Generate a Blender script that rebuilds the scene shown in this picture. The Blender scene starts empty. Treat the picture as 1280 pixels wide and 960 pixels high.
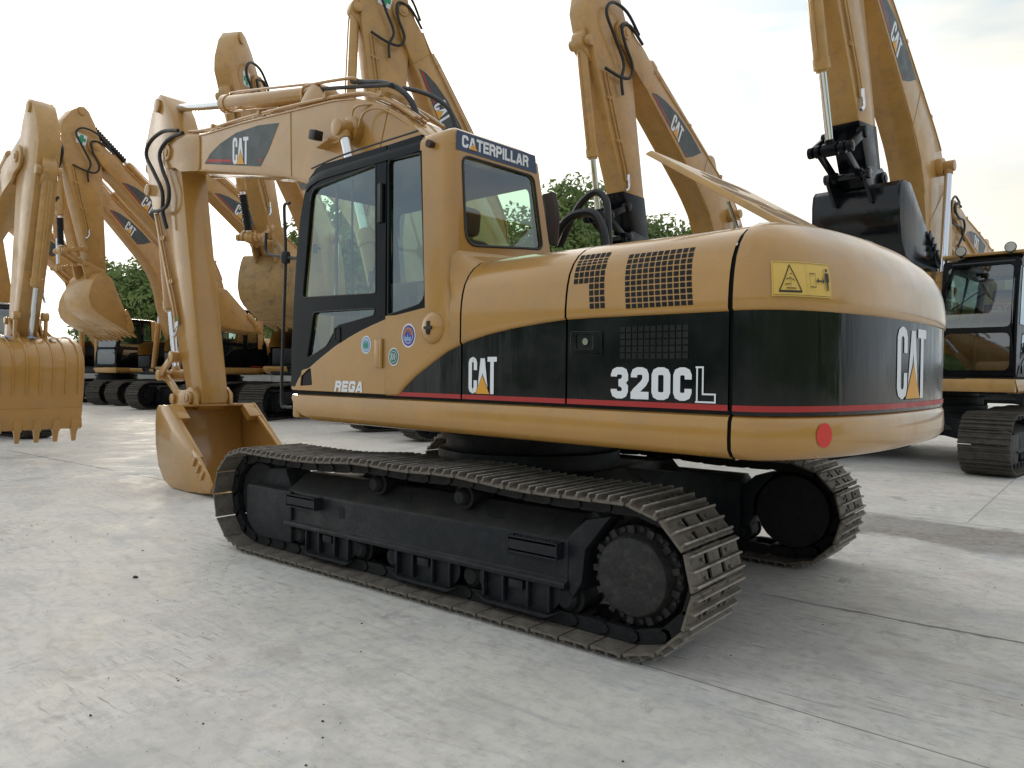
import bpy, bmesh, math, random
from mathutils import Vector, Matrix, noise
random.seed(7)
PI = math.pi
R_ = math.radians
scene = bpy.context.scene
COL = scene.collection

# ------------------------------------------------------------------ camera
CAM = Vector((-3.6756, 4.7568, 1.4558))
YAW, PITCH, ROLL, FPX = R_(-50.951), R_(-0.953), R_(0.572), 943.88
fw = Vector((math.cos(PITCH)*math.cos(YAW), math.cos(PITCH)*math.sin(YAW), math.sin(PITCH)))
rt = Vector((math.sin(YAW), -math.cos(YAW), 0)); up = rt.cross(fw)
rt2 = math.cos(ROLL)*rt + math.sin(ROLL)*up; up2 = -math.sin(ROLL)*rt + math.cos(ROLL)*up
cam = bpy.data.cameras.new('camera'); camo = bpy.data.objects.new('camera', cam); COL.objects.link(camo)
camo.matrix_world = Matrix(((rt2.x, up2.x, -fw.x, CAM.x), (rt2.y, up2.y, -fw.y, CAM.y), (rt2.z, up2.z, -fw.z, CAM.z), (0, 0, 0, 1)))
cam.sensor_width = 36; cam.lens = FPX/1280*36; cam.clip_start = .05; cam.clip_end = 3000
scene.camera = camo
PHI = -0.0579                      # the house of the machine is slewed a little on its tracks

# ------------------------------------------------------------------ materials
def newmat(name):
    m = bpy.data.materials.new(name); m.use_nodes = True
    nt = m.node_tree; nt.nodes.clear()
    out = nt.nodes.new('ShaderNodeOutputMaterial')
    return m, nt, out
def nd(nt, typ, **kw):
    n = nt.nodes.new(typ)
    for k, v in kw.items():
        if k.startswith('i_'): n.inputs[k[2:].replace('_', ' ')].default_value = v
        else: setattr(n, k, v)
    return n
def ramp(nt, fac, stops):
    r = nt.nodes.new('ShaderNodeValToRGB')
    el = r.color_ramp.elements
    while len(el) < len(stops): el.new(.5)
    for e, (p, c) in zip(el, stops):
        e.position = p; e.color = (c, c, c, 1) if isinstance(c, (int, float)) else (*c, 1)
    nt.links.new(fac, r.inputs[0]); return r.outputs[0]
def noise_n(nt, vec, scale, detail=4, rough=.55, dist=0):
    n = nt.nodes.new('ShaderNodeTexNoise'); n.inputs['Scale'].default_value = scale; n.inputs['Detail'].default_value = detail
    n.inputs['Roughness'].default_value = rough; n.inputs['Distortion'].default_value = dist
    if vec is not None: nt.links.new(vec, n.inputs['Vector'])
    return n.outputs['Fac']
def mixc(nt, fac, a, b, mode='MIX'):
    m = nt.nodes.new('ShaderNodeMix'); m.data_type = 'RGBA'; m.blend_type = mode
    for s, v in ((m.inputs[0], fac), (m.inputs[6], a), (m.inputs[7], b)):
        if hasattr(v, 'is_output'): nt.links.new(v, s)
        elif isinstance(v, (int, float)): s.default_value = v
        else: s.default_value = (*v, 1) if len(v) == 3 else v
    return m.outputs[2]
def mth(nt, op, a, b=0., c=None):
    m = nt.nodes.new('ShaderNodeMath'); m.operation = op
    for i, v in enumerate((a, b) if c is None else (a, b, c)):
        if hasattr(v, 'is_output'): nt.links.new(v, m.inputs[i])
        else: m.inputs[i].default_value = v
    return m.outputs[0]
def paint(name, col, rough=.35, var=.12, dirt=None, dirtamt=.3, scale=3., coat=0., metal=0., bump=0., bscale=60., spec=.5, streak=False):
    m, nt, out = newmat(name)
    b = nt.nodes.new('ShaderNodeBsdfPrincipled'); nt.links.new(b.outputs[0], out.inputs[0])
    tc = nt.nodes.new('ShaderNodeTexCoord')
    vec = tc.outputs['Object']
    if streak:
        mp = nt.nodes.new('ShaderNodeMapping'); mp.inputs['Scale'].default_value = (6, 6, .8); nt.links.new(vec, mp.inputs[0]); svec = mp.outputs[0]
    else: svec = vec
    f1 = noise_n(nt, svec, scale, 5, .6)
    v = ramp(nt, f1, [(.3, 1-var), (.7, 1+var*.3)])
    c = mixc(nt, 1., col, v, 'MULTIPLY')
    if dirt:
        f2 = noise_n(nt, vec, scale*2.3, 8, .7, .4)
        c = mixc(nt, ramp(nt, f2, [(.5, 0), (.72, dirtamt)]), c, dirt)
    nt.links.new(c, b.inputs['Base Color'])
    f3 = noise_n(nt, vec, scale*1.7, 5, .6)
    nt.links.new(ramp(nt, f3, [(.3, max(rough-.07, .03)), (.7, min(rough+.14, 1))]), b.inputs['Roughness'])
    b.inputs['Metallic'].default_value = metal; b.inputs['Specular IOR Level'].default_value = spec
    b.inputs['Coat Weight'].default_value = coat; b.inputs['Coat Roughness'].default_value = .12
    if bump:
        bp_ = nt.nodes.new('ShaderNodeBump'); bp_.inputs['Strength'].default_value = bump; bp_.inputs['Distance'].default_value = .01 if bscale > 8 else .03
        bv = vec
        if streak:
            m3 = nt.nodes.new('ShaderNodeMapping'); m3.inputs['Scale'].default_value = (1.6, 1.6, .25); nt.links.new(vec, m3.inputs[0]); bv = m3.outputs[0]
        nt.links.new(noise_n(nt, bv, bscale, 4, .5), bp_.inputs['Height']); nt.links.new(bp_.outputs[0], b.inputs['Normal'])
    return m
YEL = (.465, .240, .050)
M = {}
M['yellow'] = paint('yellow_paint', YEL, .30, .10, (.27, .185, .10), .35, 2.0, coat=.75, bump=.22, bscale=3.2)
M['yellow_dull'] = paint('yellow_paint_dull', (.52, .295, .088), .36, .16, (.25, .17, .09), .6, 2.6, coat=.35, bump=.12, bscale=5)
M['yellow_worn'] = paint('yellow_paint_worn', (.42, .265, .10), .5, .25, (.13, .095, .065), .95, 2.6, bump=.15, bscale=20)
M['black'] = paint('black_gloss', (.005, .007, .010), .13, .2, (.012, .014, .017), .3, 2., bump=.30, bscale=2.5, spec=.42, streak=True)
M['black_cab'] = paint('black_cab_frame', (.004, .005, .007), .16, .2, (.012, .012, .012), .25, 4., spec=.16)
def dusty(m, amt=.5):
    nt = m.node_tree; b = next(n for n in nt.nodes if n.type == 'BSDF_PRINCIPLED'); src = b.inputs['Base Color'].links[0].from_socket
    ge = nt.nodes.new('ShaderNodeNewGeometry'); sp = nt.nodes.new('ShaderNodeSeparateXYZ'); nt.links.new(ge.outputs['True Normal'], sp.inputs[0]); tc = nt.nodes.new('ShaderNodeTexCoord')
    f = mth(nt, 'MULTIPLY', ramp(nt, sp.outputs[2], [(.35, 0), (.75, amt)]), ramp(nt, noise_n(nt, tc.outputs['Object'], 4, 7, .7), [(.3, .25), (.65, 1)]))
    nt.links.new(mixc(nt, f, src, (.080, .072, .060)), b.inputs['Base Color']); return m
M['frame'] = paint('undercarriage_black', (.010, .013, .018), .5, .3, (.034, .032, .030), .6, 5., bump=.35, bscale=40, spec=.35)
dusty(M['frame'])
M['steel'] = paint('track_steel', (.085, .076, .064), .62, .45, (.032, .027, .024), .8, 9., bump=.5, bscale=70, spec=.4)
M['cover'] = paint('dusty_drive_steel', (.030, .029, .030), .6, .4, (.075, .068, .058), .8, 8., bump=.6, bscale=50, spec=.35)
def shoe_mat():
    m = paint('worn_grouser_steel', (.20, .172, .14), .62, .5, (.045, .038, .032), .9, 7., bump=.5, bscale=70, spec=.4)
    nt = m.node_tree; b = next(n for n in nt.nodes if n.type == 'BSDF_PRINCIPLED'); src = b.inputs['Base Color'].links[0].from_socket
    tc = nt.nodes.new('ShaderNodeTexCoord'); sp = nt.nodes.new('ShaderNodeSeparateXYZ'); nt.links.new(tc.outputs['Object'], sp.inputs[0])
    f = mth(nt, 'MULTIPLY', ramp(nt, mth(nt, 'MULTIPLY', sp.outputs[2], -10.), [(.31, 0), (.36, 1)]), ramp(nt, noise_n(nt, tc.outputs['Object'], 12, 4, .6), [(.35, .35), (.6, 1)]))
    nt.links.new(mixc(nt, f, src, (.40, .37, .33)), b.inputs['Base Color']); return m
M['shoe'] = shoe_mat()
M['steel_shaded'] = paint('shaded_chain_steel', (.013, .013, .015), .6, .3, (.035, .032, .028), .5, 9., bump=.4, bscale=60, spec=.3)  # darkened steel: the shadow on the chain links is put into its colour
M['chrome'] = paint('chrome_rod', (.75, .77, .8), .10, .03, metal=1.)
M['hose'] = paint('black_rubber', (.016, .018, .020), .45, .2)
M['white'] = paint('white_decal', (.82, .85, .89), .4, .05)
M['blue'] = paint('blue_decal', (.028, .055, .12), .35, .1)
M['slate'] = paint('slate_decal', (.05, .065, .07), .4, .2, (.12, .12, .10), .5)
M['orange'] = paint('amber_decal', (.78, .36, .03), .4, .05)
M['red'] = paint('red_decal', (.42, .025, .025), .4, .1)
M['red_dot'] = paint('red_reflector', (.70, .045, .035), .35, .05)
M['warn'] = paint('warning_yellow', (.72, .48, .10), .35, .04)
M['ink'] = paint('black_ink', (.02, .02, .02), .5, .05)
M['dark'] = paint('dark_cavity', (.008, .008, .009), .8, .1)
M['green'] = paint('green_sticker', (.03, .33, .17), .45, .05)
M['teal'] = paint('teal_sticker', (.015, .16, .13), .4, .1)
M['purple'] = paint('purple_sticker', (.09, .07, .38), .4, .1)
M['sky_blue'] = paint('light_blue_sticker', (.25, .40, .62), .4, .1)
M['grey_plastic'] = paint('grey_plastic', (.06, .065, .07), .55, .15)
M['seat'] = paint('seat_fabric', (.055, .06, .065), .85, .2)
M['seat_red'] = paint('maroon_seat_fabric', (.20, .045, .055), .8, .2)
M['lamp'] = paint('lamp_lens', (.55, .55, .5), .15, .05, coat=.5)
M['wall'] = paint('wall_render', (.33, .33, .31), .9, .25, (.2, .2, .17), .6, .4)
def glass(name, tint, gl=1.0):
    m, nt, out = newmat(name)
    tr = nd(nt, 'ShaderNodeBsdfTransparent'); tr.inputs[0].default_value = (*tint, 1)
    g = nd(nt, 'ShaderNodeBsdfGlossy'); g.inputs['Roughness'].default_value = .025; g.inputs[0].default_value = (.9, .95, 1, 1)
    lw = nd(nt, 'ShaderNodeLayerWeight'); lw.inputs[0].default_value = .5
    f = mth(nt, 'MULTIPLY', mth(nt, 'ADD', mth(nt, 'MULTIPLY', mth(nt, 'POWER', lw.outputs['Facing'], 4.5), .9), .11), gl)
    mx = nd(nt, 'ShaderNodeMixShader'); nt.links.new(f, mx.inputs[0]); nt.links.new(tr.outputs[0], mx.inputs[1]); nt.links.new(g.outputs[0], mx.inputs[2])
    nt.links.new(mx.outputs[0], out.inputs[0]); return m
M['dark_plug'] = paint('brown_rubber', (.045, .02, .018), .5, .1)
M['glass'] = glass('tinted_cab_glass', (.70, .88, .75), 1.4)
M['glass_dark'] = glass('dark_cab_glass', (.50, .62, .58), 1.6)

# ------------------------------------------------------------------ mesh builder
class MB:
    def __init__(s): s.v = []; s.f = []
    def add(s, vs, fs):
        n = len(s.v); s.v += [tuple(v) for v in vs]; s.f += [[i+n for i in f] for f in fs]; return s
    def box(s, c, d, mat=None):
        cx, cy, cz = c; dx, dy, dz = d[0]/2, d[1]/2, d[2]/2
        vs = [Vector((x*dx, y*dy, z*dz)) for x in (-1, 1) for y in (-1, 1) for z in (-1, 1)]
        if mat: vs = [mat @ v for v in vs]
        vs = [v+Vector(c) for v in vs]
        return s.add(vs, [(0, 1, 3, 2), (4, 6, 7, 5), (0, 4, 5, 1), (2, 3, 7, 6), (0, 2, 6, 4), (1, 5, 7, 3)])
    def prism(s, pts, y0, y1):
        n = len(pts)
        vs = [(x, y0, z) for x, z in pts]+[(x, y1, z) for x, z in pts]
        fs = [list(range(n)), list(range(2*n-1, n-1, -1))]+[(i, i+n, (i+1) % n+n, (i+1) % n) for i in range(n)]
        return s.add(vs, fs)
    def loft(s, rings, closed=True, cap=True):
        n = len(rings[0]); base = []
        vs = [v for r in rings for v in r]; fs = []
        for k in range(len(rings)-1):
            for i in range(n if closed else n-1):
                a = k*n+i; b = k*n+(i+1) % n; fs.append((a, b, b+n, a+n))
        if cap and closed:
            fs.append(list(range(n))[::-1]); fs.append([(len(rings)-1)*n+i for i in range(n)])
        return s.add(vs, fs)
    def cyl(s, p0, p1, r0, r1=None, n=16, cap=True):
        p0 = Vector(p0); p1 = Vector(p1); r1 = r0 if r1 is None else r1
        d = (p1-p0).normalized(); a = d.orthogonal().normalized(); b = d.cross(a)
        rings = [[p+r*(math.cos(t)*a+math.sin(t)*b) for t in [2*PI*i/n for i in range(n)]] for p, r in ((p0, r0), (p1, r1))]
        return s.loft(rings, True, cap)
    def turned(s, p0, axis, prof, n=20):
        p0 = Vector(p0); d = Vector(axis).normalized(); a = d.orthogonal().normalized(); b = d.cross(a)
        return s.loft([[p0+d*h+max(r, 1e-4)*(math.cos(t)*a+math.sin(t)*b) for t in [2*PI*i/n for i in range(n)]] for h, r in prof])
    def tube(s, pts, r, n=8, sub=6):
        P = [Vector(p) for p in pts]
        if sub > 1 and len(P) > 2:
            Q = []
            for i in range(len(P)-1):
                a = P[max(i-1, 0)]; b = P[i]; c = P[i+1]; d = P[min(i+2, len(P)-1)]
                for k in range(sub):
                    t = k/sub
                    Q.append(.5*((2*b)+(c-a)*t+(2*a-5*b+4*c-d)*t*t+(3*b-a-3*c+d)*t**3))
            P = Q+[P[-1]]
        rings = []; prev = None
        for i, p in enumerate(P):
            d = (P[min(i+1, len(P)-1)]-P[max(i-1, 0)]).normalized()
            a = d.orthogonal().normalized() if prev is None else (prev-d*prev.dot(d)).normalized()
            prev = a; b = d.cross(a)
            rr = r(i/(len(P)-1)) if callable(r) else r
            rings.append([p+rr*(math.cos(2*PI*j/n)*a+math.sin(2*PI*j/n)*b) for j in range(n)])
        return s.loft(rings)
    def xform(s, mat):
        s.v = [tuple(mat @ Vector(v)) for v in s.v]; return s
    def map(s, fn):
        s.v = [fn(*v) for v in s.v]; return s
    def mesh(s, name, mat, bevel=0, ang=35, seg=2, recalc=True):
        me = bpy.data.meshes.new(name); me.from_pydata(s.v, [], s.f)
        bm = bmesh.new(); bm.from_mesh(me)
        if recalc: bmesh.ops.recalc_face_normals(bm, faces=bm.faces)
        if bevel:
            es = [e for e in bm.edges if len(e.link_faces) == 2 and e.calc_face_angle(0) > R_(30)]
            bmesh.ops.bevel(bm, geom=es, offset=bevel, segments=seg, profile=.5, affect='EDGES', clamp_overlap=True)
        bm.to_mesh(me); bm.free()
        me.polygons.foreach_set('use_smooth', [True]*len(me.polygons))
        me.set_sharp_from_angle(angle=R_(ang)); me.materials.append(M[mat] if isinstance(mat, str) else mat)
        me.update(); return me
def link(name, me, parent=None, rz=0, label=None, mat=None):
    o = bpy.data.objects.new(name, me); COL.objects.link(o)
    if parent is not None: o.parent = parent
    if rz: o.rotation_euler.z = rz
    if label: o['label'] = label
    return o
def part(name, mb, mat, parent, rz=0, bevel=0, ang=35, label=None, seg=2):
    return link(name, mb.mesh(name, mat, bevel, ang, seg), parent, rz, label)
def thing(name, label, cat, loc, rz=0, group=None, scale=1):
    o = bpy.data.objects.new(name, None); COL.objects.link(o); o.empty_display_size = .3
    o.location = loc; o.rotation_euler.z = rz; o.scale = (scale,)*3
    o['label'] = label; o['category'] = cat
    if group: o['group'] = group
    return o

def fillet(poly, r, n=4):
    out = []; N = len(poly)
    for i, p in enumerate(poly):
        rr = r[i] if isinstance(r, (list, tuple)) else r
        p = Vector(p); a = Vector(poly[i-1])-p; b = Vector(poly[(i+1) % N])-p
        if rr <= 0: out.append(tuple(p)); continue
        d = min(rr, a.length*.45, b.length*.45)
        A = p+a.normalized()*d; B = p+b.normalized()*d
        for k in range(n+1):
            t = k/n; q = A*(1-t)**2+p*2*t*(1-t)+B*t*t; out.append((q.x, q.y))
    return out
def plate(outer, holes, thick, bev=.004):
    """flat sheet with holes in (u, v), thickness along w; returns verts, faces"""
    cu = bpy.data.curves.new('tmp', 'CURVE'); cu.dimensions = '2D'; cu.fill_mode = 'BOTH'
    for poly in [outer]+list(holes):
        sp = cu.splines.new('POLY'); sp.points.add(len(poly)-1)
        for q, (u, v) in zip(sp.points, poly): q.co = (u, v, 0, 1)
        sp.use_cyclic_u = True
    cu.extrude = thick/2-bev; cu.bevel_depth = bev; cu.bevel_resolution = 1; cu.offset = -bev
    ob = bpy.data.objects.new('tmp', cu); COL.objects.link(ob)
    dg = bpy.context.evaluated_depsgraph_get(); me = bpy.data.meshes.new_from_object(ob.evaluated_get(dg))
    vs = [tuple(v.co) for v in me.vertices]; fs = [list(p.vertices) for p in me.polygons]
    bpy.data.objects.remove(ob); bpy.data.meshes.remove(me); bpy.data.curves.remove(cu)
    return vs, fs
def yplate(mb, outer, holes, y, thick, bev=.004):     # plate in an x-z plane
    vs, fs = plate(outer, holes, thick, bev); mb.add([(u, y-w, v) for u, v, w in vs], fs); return mb
def xplate(mb, outer, holes, x, thick, bev=.004):     # plate in a y-z plane, (u,v) = (y,z)
    vs, fs = plate(outer, holes, thick, bev); mb.add([(x+w, u, v) for u, v, w in vs], fs); return mb

# ------------------------------------------------------------------ lettering: thick strokes laid onto a surface function
def glyph(ch, w, t, c=.13):
    L, R, B, T, m = t/2, w-t/2, t/2, 1-t/2, w/2
    c = min(c, (R-L)*.49)
    top = [(L, T-c), (L+c*.3, T-c*.3), (L+c, T), (R-c, T), (R-c*.3, T-c*.3), (R, T-c)]
    bot = [(R, B+c), (R-c*.3, B+c*.3), (R-c, B), (L+c, B), (L+c*.3, B+c*.3), (L, B+c)]
    if ch == 'C': return [[(R, .64)]+top[::-1]+bot[::-1]+[(R, .36)]]
    if ch == 'G': return [[(R, .66)]+top[::-1]+bot[::-1]+[(R, .46), (m, .46)]]
    if ch in '0O': return [top+bot+[top[0]]]
    if ch == '3': return [[(L, .70)]+top+[(R, .5+c), (R-c, .5), (m*.9, .5)], [(m*.9, .5), (R-c, .5), (R, .5-c)]+bot+[(L, .30)]]
    if ch == '2': return [[(L, .68)]+top+[(R, .62), (R-.07, .50), (L+.04, .22), (L, .01)], [(0, B), (w, B)]]
    if ch == 'T': return [[(0, T), (w, T)], [(m, T-t/2), (m, 0)]]
    if ch == 'A': return [[(t*.42, 0), (m-t*.12, .96)], [(m+t*.12, .96), (w-t*.42, 0)], [(t*.9, .27), (w-t*.9, .27)]]
    if ch == 'a': return [[(t*.42, 0), (m-t*.12, .96)], [(m+t*.12, .96), (w-t*.42, 0)]]
    if ch == 'E': return [[(L, 0), (L, 1)], [(t, T), (w, T)], [(t, .5), (w*.92, .5)], [(t, B), (w, B)]]
    if ch == 'R': return [[(L, 0), (L, 1)], [(t, T), (R-c, T), (R, T-c), (R, .5+c), (R-c, .5), (t, .5)], [(R-c*.6, .45), (R, 0)]]
    if ch == 'P': return [[(L, 0), (L, 1)], [(t, T), (R-c, T), (R, T-c), (R, .46+c), (R-c, .46), (t, .46)]]
    if ch == 'I': return [[(L, 0), (L, 1)]]
    if ch == 'L': return [[(L, 0), (L, 1)], [(t, B), (w, B)]]
    if ch == 'H': return [[(L, 0), (L, 1)], [(R, 0), (R, 1)], [(t, .5), (w-t, .5)]]
    return []
def ribbon(mb, pl, t, F, H, e, step=.12):
    P = [Vector(p) for p in pl]; Q = [P[0]]
    for a, b in zip(P, P[1:]):
        k = max(1, int((b-a).length/step))
        Q += [a+(b-a)*(i+1)/k for i in range(k)]
    closed = (Q[0]-Q[-1]).length < 1e-6
    l = []; r = []
    for i, q in enumerate(Q):
        if closed and i in (0, len(Q)-1): d0 = (Q[-1]-Q[-2]).normalized(); d1 = (Q[1]-Q[0]).normalized()
        else:
            d0 = (q-Q[i-1]).normalized() if i else (Q[1]-q).normalized()
            d1 = (Q[i+1]-q).normalized() if i < len(Q)-1 else d0
        n0 = Vector((-d0.y, d0.x)); n1 = Vector((-d1.y, d1.x)); mN = (n0+n1).normalized()
        k = t/2/max(mN.dot(n0), .5)
        l.append(q+mN*k); r.append(q-mN*k)
    vs = [F(p.x*H, p.y*H, e) for p in l]+[F(p.x*H, p.y*H, e) for p in r]; n = len(Q)
    mb.add(vs, [(i, i+1, i+1+n, i+n) for i in range(n-1)])
def word(mb, text, F, H, widths, t, gap=.07, e0=.0, slant=0, step=.12, tw=None):
    x = 0; G = lambda u, v, e: F(u+x*H+slant*v, v, e)
    for i, ch in enumerate(text):
        w = widths[i] if isinstance(widths, (list, tuple)) else widths
        if ch == 'I': w = t
        for k, pl in enumerate(glyph(ch, w, t)): ribbon(mb, pl, t, G, H, e0+.0004*k, step)
        x += w+gap
    return x*H
def polyF(mb, pts, F, e): mb.add([F(u, v, e) for u, v in pts], [list(range(len(pts)))])
def disc(cu, cv, r, n=28): return [(cu+r*math.cos(2*PI*i/n), cv+r*math.sin(2*PI*i/n)) for i in range(n)]
def cat_logo(F, H, parent, rz=0, wl=.36, t=.135, step=.12):
    """white three-letter word with an amber triangle over the foot of its middle letter"""
    mb = MB(); g = .04; W = [wl, wl*1.22, wl*1.05]; x1 = wl+g*.3; x2 = x1+W[1]-.02
    for ch, x, w in (('C', 0, W[0]), ('a', x1, W[1]), ('T', x2, W[2])):
        for k, pl in enumerate(glyph(ch, w, t, .10)): ribbon(mb, pl, t, lambda u, v, e, x=x: F(u+x*H, v, e), H, .003+.0004*k, step)
    a = part('lettering', mb, 'white', parent, rz)
    c = x1+W[1]/2; hw = W[1]*.66
    tb = MB(); polyF(tb, [((c-hw-.02)*H, -.015*H), ((c+hw+.02)*H, -.015*H), (c*H, .53*H)], F, .0046); part('triangle_outline', tb, 'ink', parent, rz)
    tt = MB(); polyF(tt, [((c-hw)*H, 0), ((c+hw)*H, 0), (c*H, .49*H)], F, .0056); part('triangle', tt, 'orange', parent, rz)
    return (x2+W[2])*H

# ------------------------------------------------------------------ house surface: inset from the plan outline as a function of height
PROF = [(1.060, .13), (1.064, .07), (1.078, .03), (1.11, .004), (1.16, 0), (1.235, .004), (1.258, .014), (1.266, .035)]
GAPZ = (1.262, 1.288)
UP = [(1.738, .030), (1.741, .008), (1.752, -.002), (1.80, 0), (1.86, .005), (1.92, .015), (1.98, .032), (2.04, .066), (2.09, .112), (2.13, .175), (2.16, .265), (2.178, .40), (2.186, .6)]
def inset(z, tab=UP):
    if z <= tab[0][0]: return tab[0][1]
    for (a, b), (c, d) in zip(tab, tab[1:]):
        if z <= c: return b+(d-b)*(z-a)/(c-a)
    return tab[-1][1]
YS = 1.36
def side_pt(x, z, e=0, flat=False):
    return (x, YS-(inset(z) if (z > 1.735 and not flat) else .012)+e, z)

XC, DC, NC = -2.385, .43, 2.35
def cw_curve(n=48):
    pts = []
    for k in range(n+1):
        a = PI/2-k/n*PI
        pts.append(Vector((XC-DC*abs(math.cos(a))**(2/NC), YS*math.copysign(abs(math.sin(a))**(2/NC), math.sin(a)))))
    return pts
CWP = cw_curve(160)
def cw_off(d):
    out = []
    for i, p in enumerate(CWP):
        a = CWP[max(i-1, 0)]; b = CWP[min(i+1, len(CWP)-1)]; t = (b-a).normalized(); n = Vector((t.y, -t.x))
        # outward normal: away from the centre (XC,0)
        if n.dot(p-Vector((XC+.3, 0))) < 0: n = -n
        out.append(p-n*d)
    return out
def cw_ring(d, sub=4):
    if d <= .16: pts = cw_off(d)
    else:
        base = cw_off(.16); k = (YS-d)/(YS-.16); kx = max(1-(d-.16)*1.15, .3)
        pts = [Vector((XC+(p.x-XC)*kx, p.y*k)) for p in base]
    r = pts[::sub]
    r = [Vector((XC, r[0].y))]+r[1:-1]+[Vector((XC, r[-1].y))]
    return r
_cum = [0]
for a, b in zip(CWP, CWP[1:]): _cum.append(_cum[-1]+(b-a).length)
def cw_pt(s, z, e=0, d=None):
    i = 0
    s = max(0, min(s, _cum[-1]-1e-6))
    while _cum[i+1] < s: i += 1
    f = (s-_cum[i])/(_cum[i+1]-_cum[i]); p = CWP[i].lerp(CWP[i+1], f)
    t = (CWP[i+1]-CWP[i]).normalized(); n = Vector((t.y, -t.x))
    if n.dot(p-Vector((XC+.3, 0))) < 0: n = -n
    dd = inset(z) if z > 1.735 else (.012 if d is None else d)
    p = p+n*(e-dd); return (p.x, p.y, z)

def sweep_side(mb, x0, x1, prof, nx=2, mirror=False):
    s = -1 if mirror else 1
    rings = []
    for k in range(nx+1):
        x = x0+(x1-x0)*k/nx
        rings.append([(x, s*(YS-d), z) for z, d in prof])
    mb.loft(rings, closed=False)

# ---- boom / stick reference outlines (x, z) in the pose of the foreground machine
FOOT, TIP, NOSE = Vector((.2, 1.7)), Vector((6.13, 4.28)), Vector((5.45, 1.08))
A0 = math.atan2(TIP.y-FOOT.y, TIP.x-FOOT.x); B0 = math.atan2(NOSE.y-TIP.y, NOSE.x-TIP.x)
def rot2(v, a): return Vector((v[0]*math.cos(a)-v[1]*math.sin(a), v[0]*math.sin(a)+v[1]*math.cos(a)))
BOOM = [(.05, 1.62), (.10, 1.86), (.45, 2.55), (.80, 3.12), (1.05, 3.48), (1.30, 3.70), (1.61, 3.88), (2.06, 4.05), (2.43, 4.12), (3.08, 4.18), (4.28, 4.29), (5.11, 4.34), (5.55, 4.39), (5.80, 4.46), (5.95, 4.44), (6.02, 4.2), (5.85, 4.02), (5.6, 3.96), (5.1, 3.87), (4.2, 3.69), (3.26, 3.49), (2.7, 3.30), (2.3, 3.02), (1.9, 2.60), (1.2, 2.0), (.55, 1.55), (.30, 1.48)]
STICK = [(6.42, 5.10), (6.55, 5.17), (6.66, 5.13), (6.82, 4.97), (6.99, 4.62), (7.03, 4.37), (6.80, 3.70), (6.41, 2.75), (5.95, 1.72), (5.66, 1.02), (5.56, .93), (5.42, .93), (5.31, 1.02), (5.30, 1.22), (5.62, 2.68), (5.88, 3.95), (6.0, 4.45), (6.22, 4.85)]

# ------------------------------------------------------------------ undercarriage
TY = 1.195                                # centre line of each track
def track_path():
    zc, r, xc = .420, .375, 1.745
    P = []
    N = 40
    for k in range(N+1): P.append((-xc+2*xc*k/N, .045))                  # lying on the ground
    for k in range(1, 24): a = -PI/2+PI*k/24; P.append((xc+r*math.cos(a), zc+r*math.sin(a)))
    N = 60
    for k in range(N+1):
        x = xc-2*xc*k/N
        hump = .045*math.exp(-((x-.30)/.42)**2)+.045*math.exp(-((x+.50)/.42)**2)
        P.append((x, .795-.02*math.cos(x/xc*PI/2)+hump))
    for k in range(1, 24): a = PI/2+PI*k/24; P.append((-xc+r*math.cos(a), zc+r*math.sin(a)))
    return [Vector(p) for p in P]
TP = track_path()
def track_stations(n):
    cum = [0]
    for a, b in zip(TP, TP[1:]+TP[:1]): cum.append(cum[-1]+(b-a).length)
    tot = cum[-1]
    def at(s):
        s %= tot; i = 0
        while cum[i+1] < s: i += 1
        return TP[i].lerp(TP[(i+1) % len(TP)], (s-cum[i])/(cum[i+1]-cum[i]))
    out = []; pitch = tot/n
    for k in range(n):
        a = at(k*pitch+.0); b = at((k+1)*pitch); out.append(((a+b)/2, (b-a).normalized()))
    return out, pitch
NSHOE = 48
ST_, PITCH_ = track_stations(NSHOE)
def shoe_mb(simple=False):
    """one grouser plate: length along local x, width along y, ground side is -z"""
    m = MB(); w = .295; L = PITCH_*.458
    prof = [(-L-.004, -.012), (-L+.006, -.020), (-L+.03, -.010), (L-.02, -.010), (L-.008, -.016), (L-.001, -.012), (L-.001, .004), (-L-.004, .002)]
    if simple:
        m.prism(prof, -w, w)
    else:
        for a, b in ((-w, -.105), (-.060, .060), (.105, w)): m.prism(prof, a, b)
        for xx in (-L+.004, 0., L-.012): m.box((xx, 0, -.004), (.022, .215, .010))
        for a in (-.0825, .0825):
            for sx in (-.042, .045):
                m.cyl((sx, a*1.75, -.013), (sx, a*1.75, -.024), .011, n=6)
    for gx in (-L+.012, -.004, L-.022):
        g = [(gx-.009, -.008), (gx-.0055, -.040), (gx+.0055, -.040), (gx+.009, -.008)]
        if simple: m.prism(g, -w, w)
        else:
            yy = [-w+.0, -w+.02, w-.02, w]
            m.add([(gx-.009, -w, -.008), (gx-.005, -w+.018, -.038), (gx+.005, -w+.018, -.038), (gx+.009, -w, -.008),
                   (gx-.009, w, -.008), (gx-.005, w-.018, -.038), (gx+.005, w-.018, -.038), (gx+.009, w, -.008)],
                  [(0, 1, 2, 3), (7, 6, 5, 4), (0, 4, 5, 1), (1, 5, 6, 2), (2, 6, 7, 3), (3, 7, 4, 0)])
    return m
def shoe_matrix(k, ty):
    p, t = ST_[k]
    ang = math.atan2(t.y, t.x)
    return Matrix.Translation((p.x, ty, p.y)) @ Matrix.Rotation(-ang, 4, 'Y')
def inward(k):                                 # unit vector from plate toward the inside of the loop
    t = ST_[k][1]; return Vector((-t.y, t.x))
CACHE = {}
def cpart(key, name, fn, mat, parent, rz=0, bevel=0, ang=35, label=None):
    if key not in CACHE: CACHE[key] = fn().mesh(name, mat, bevel, ang)
    return link(name, CACHE[key], parent, rz, label)

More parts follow.
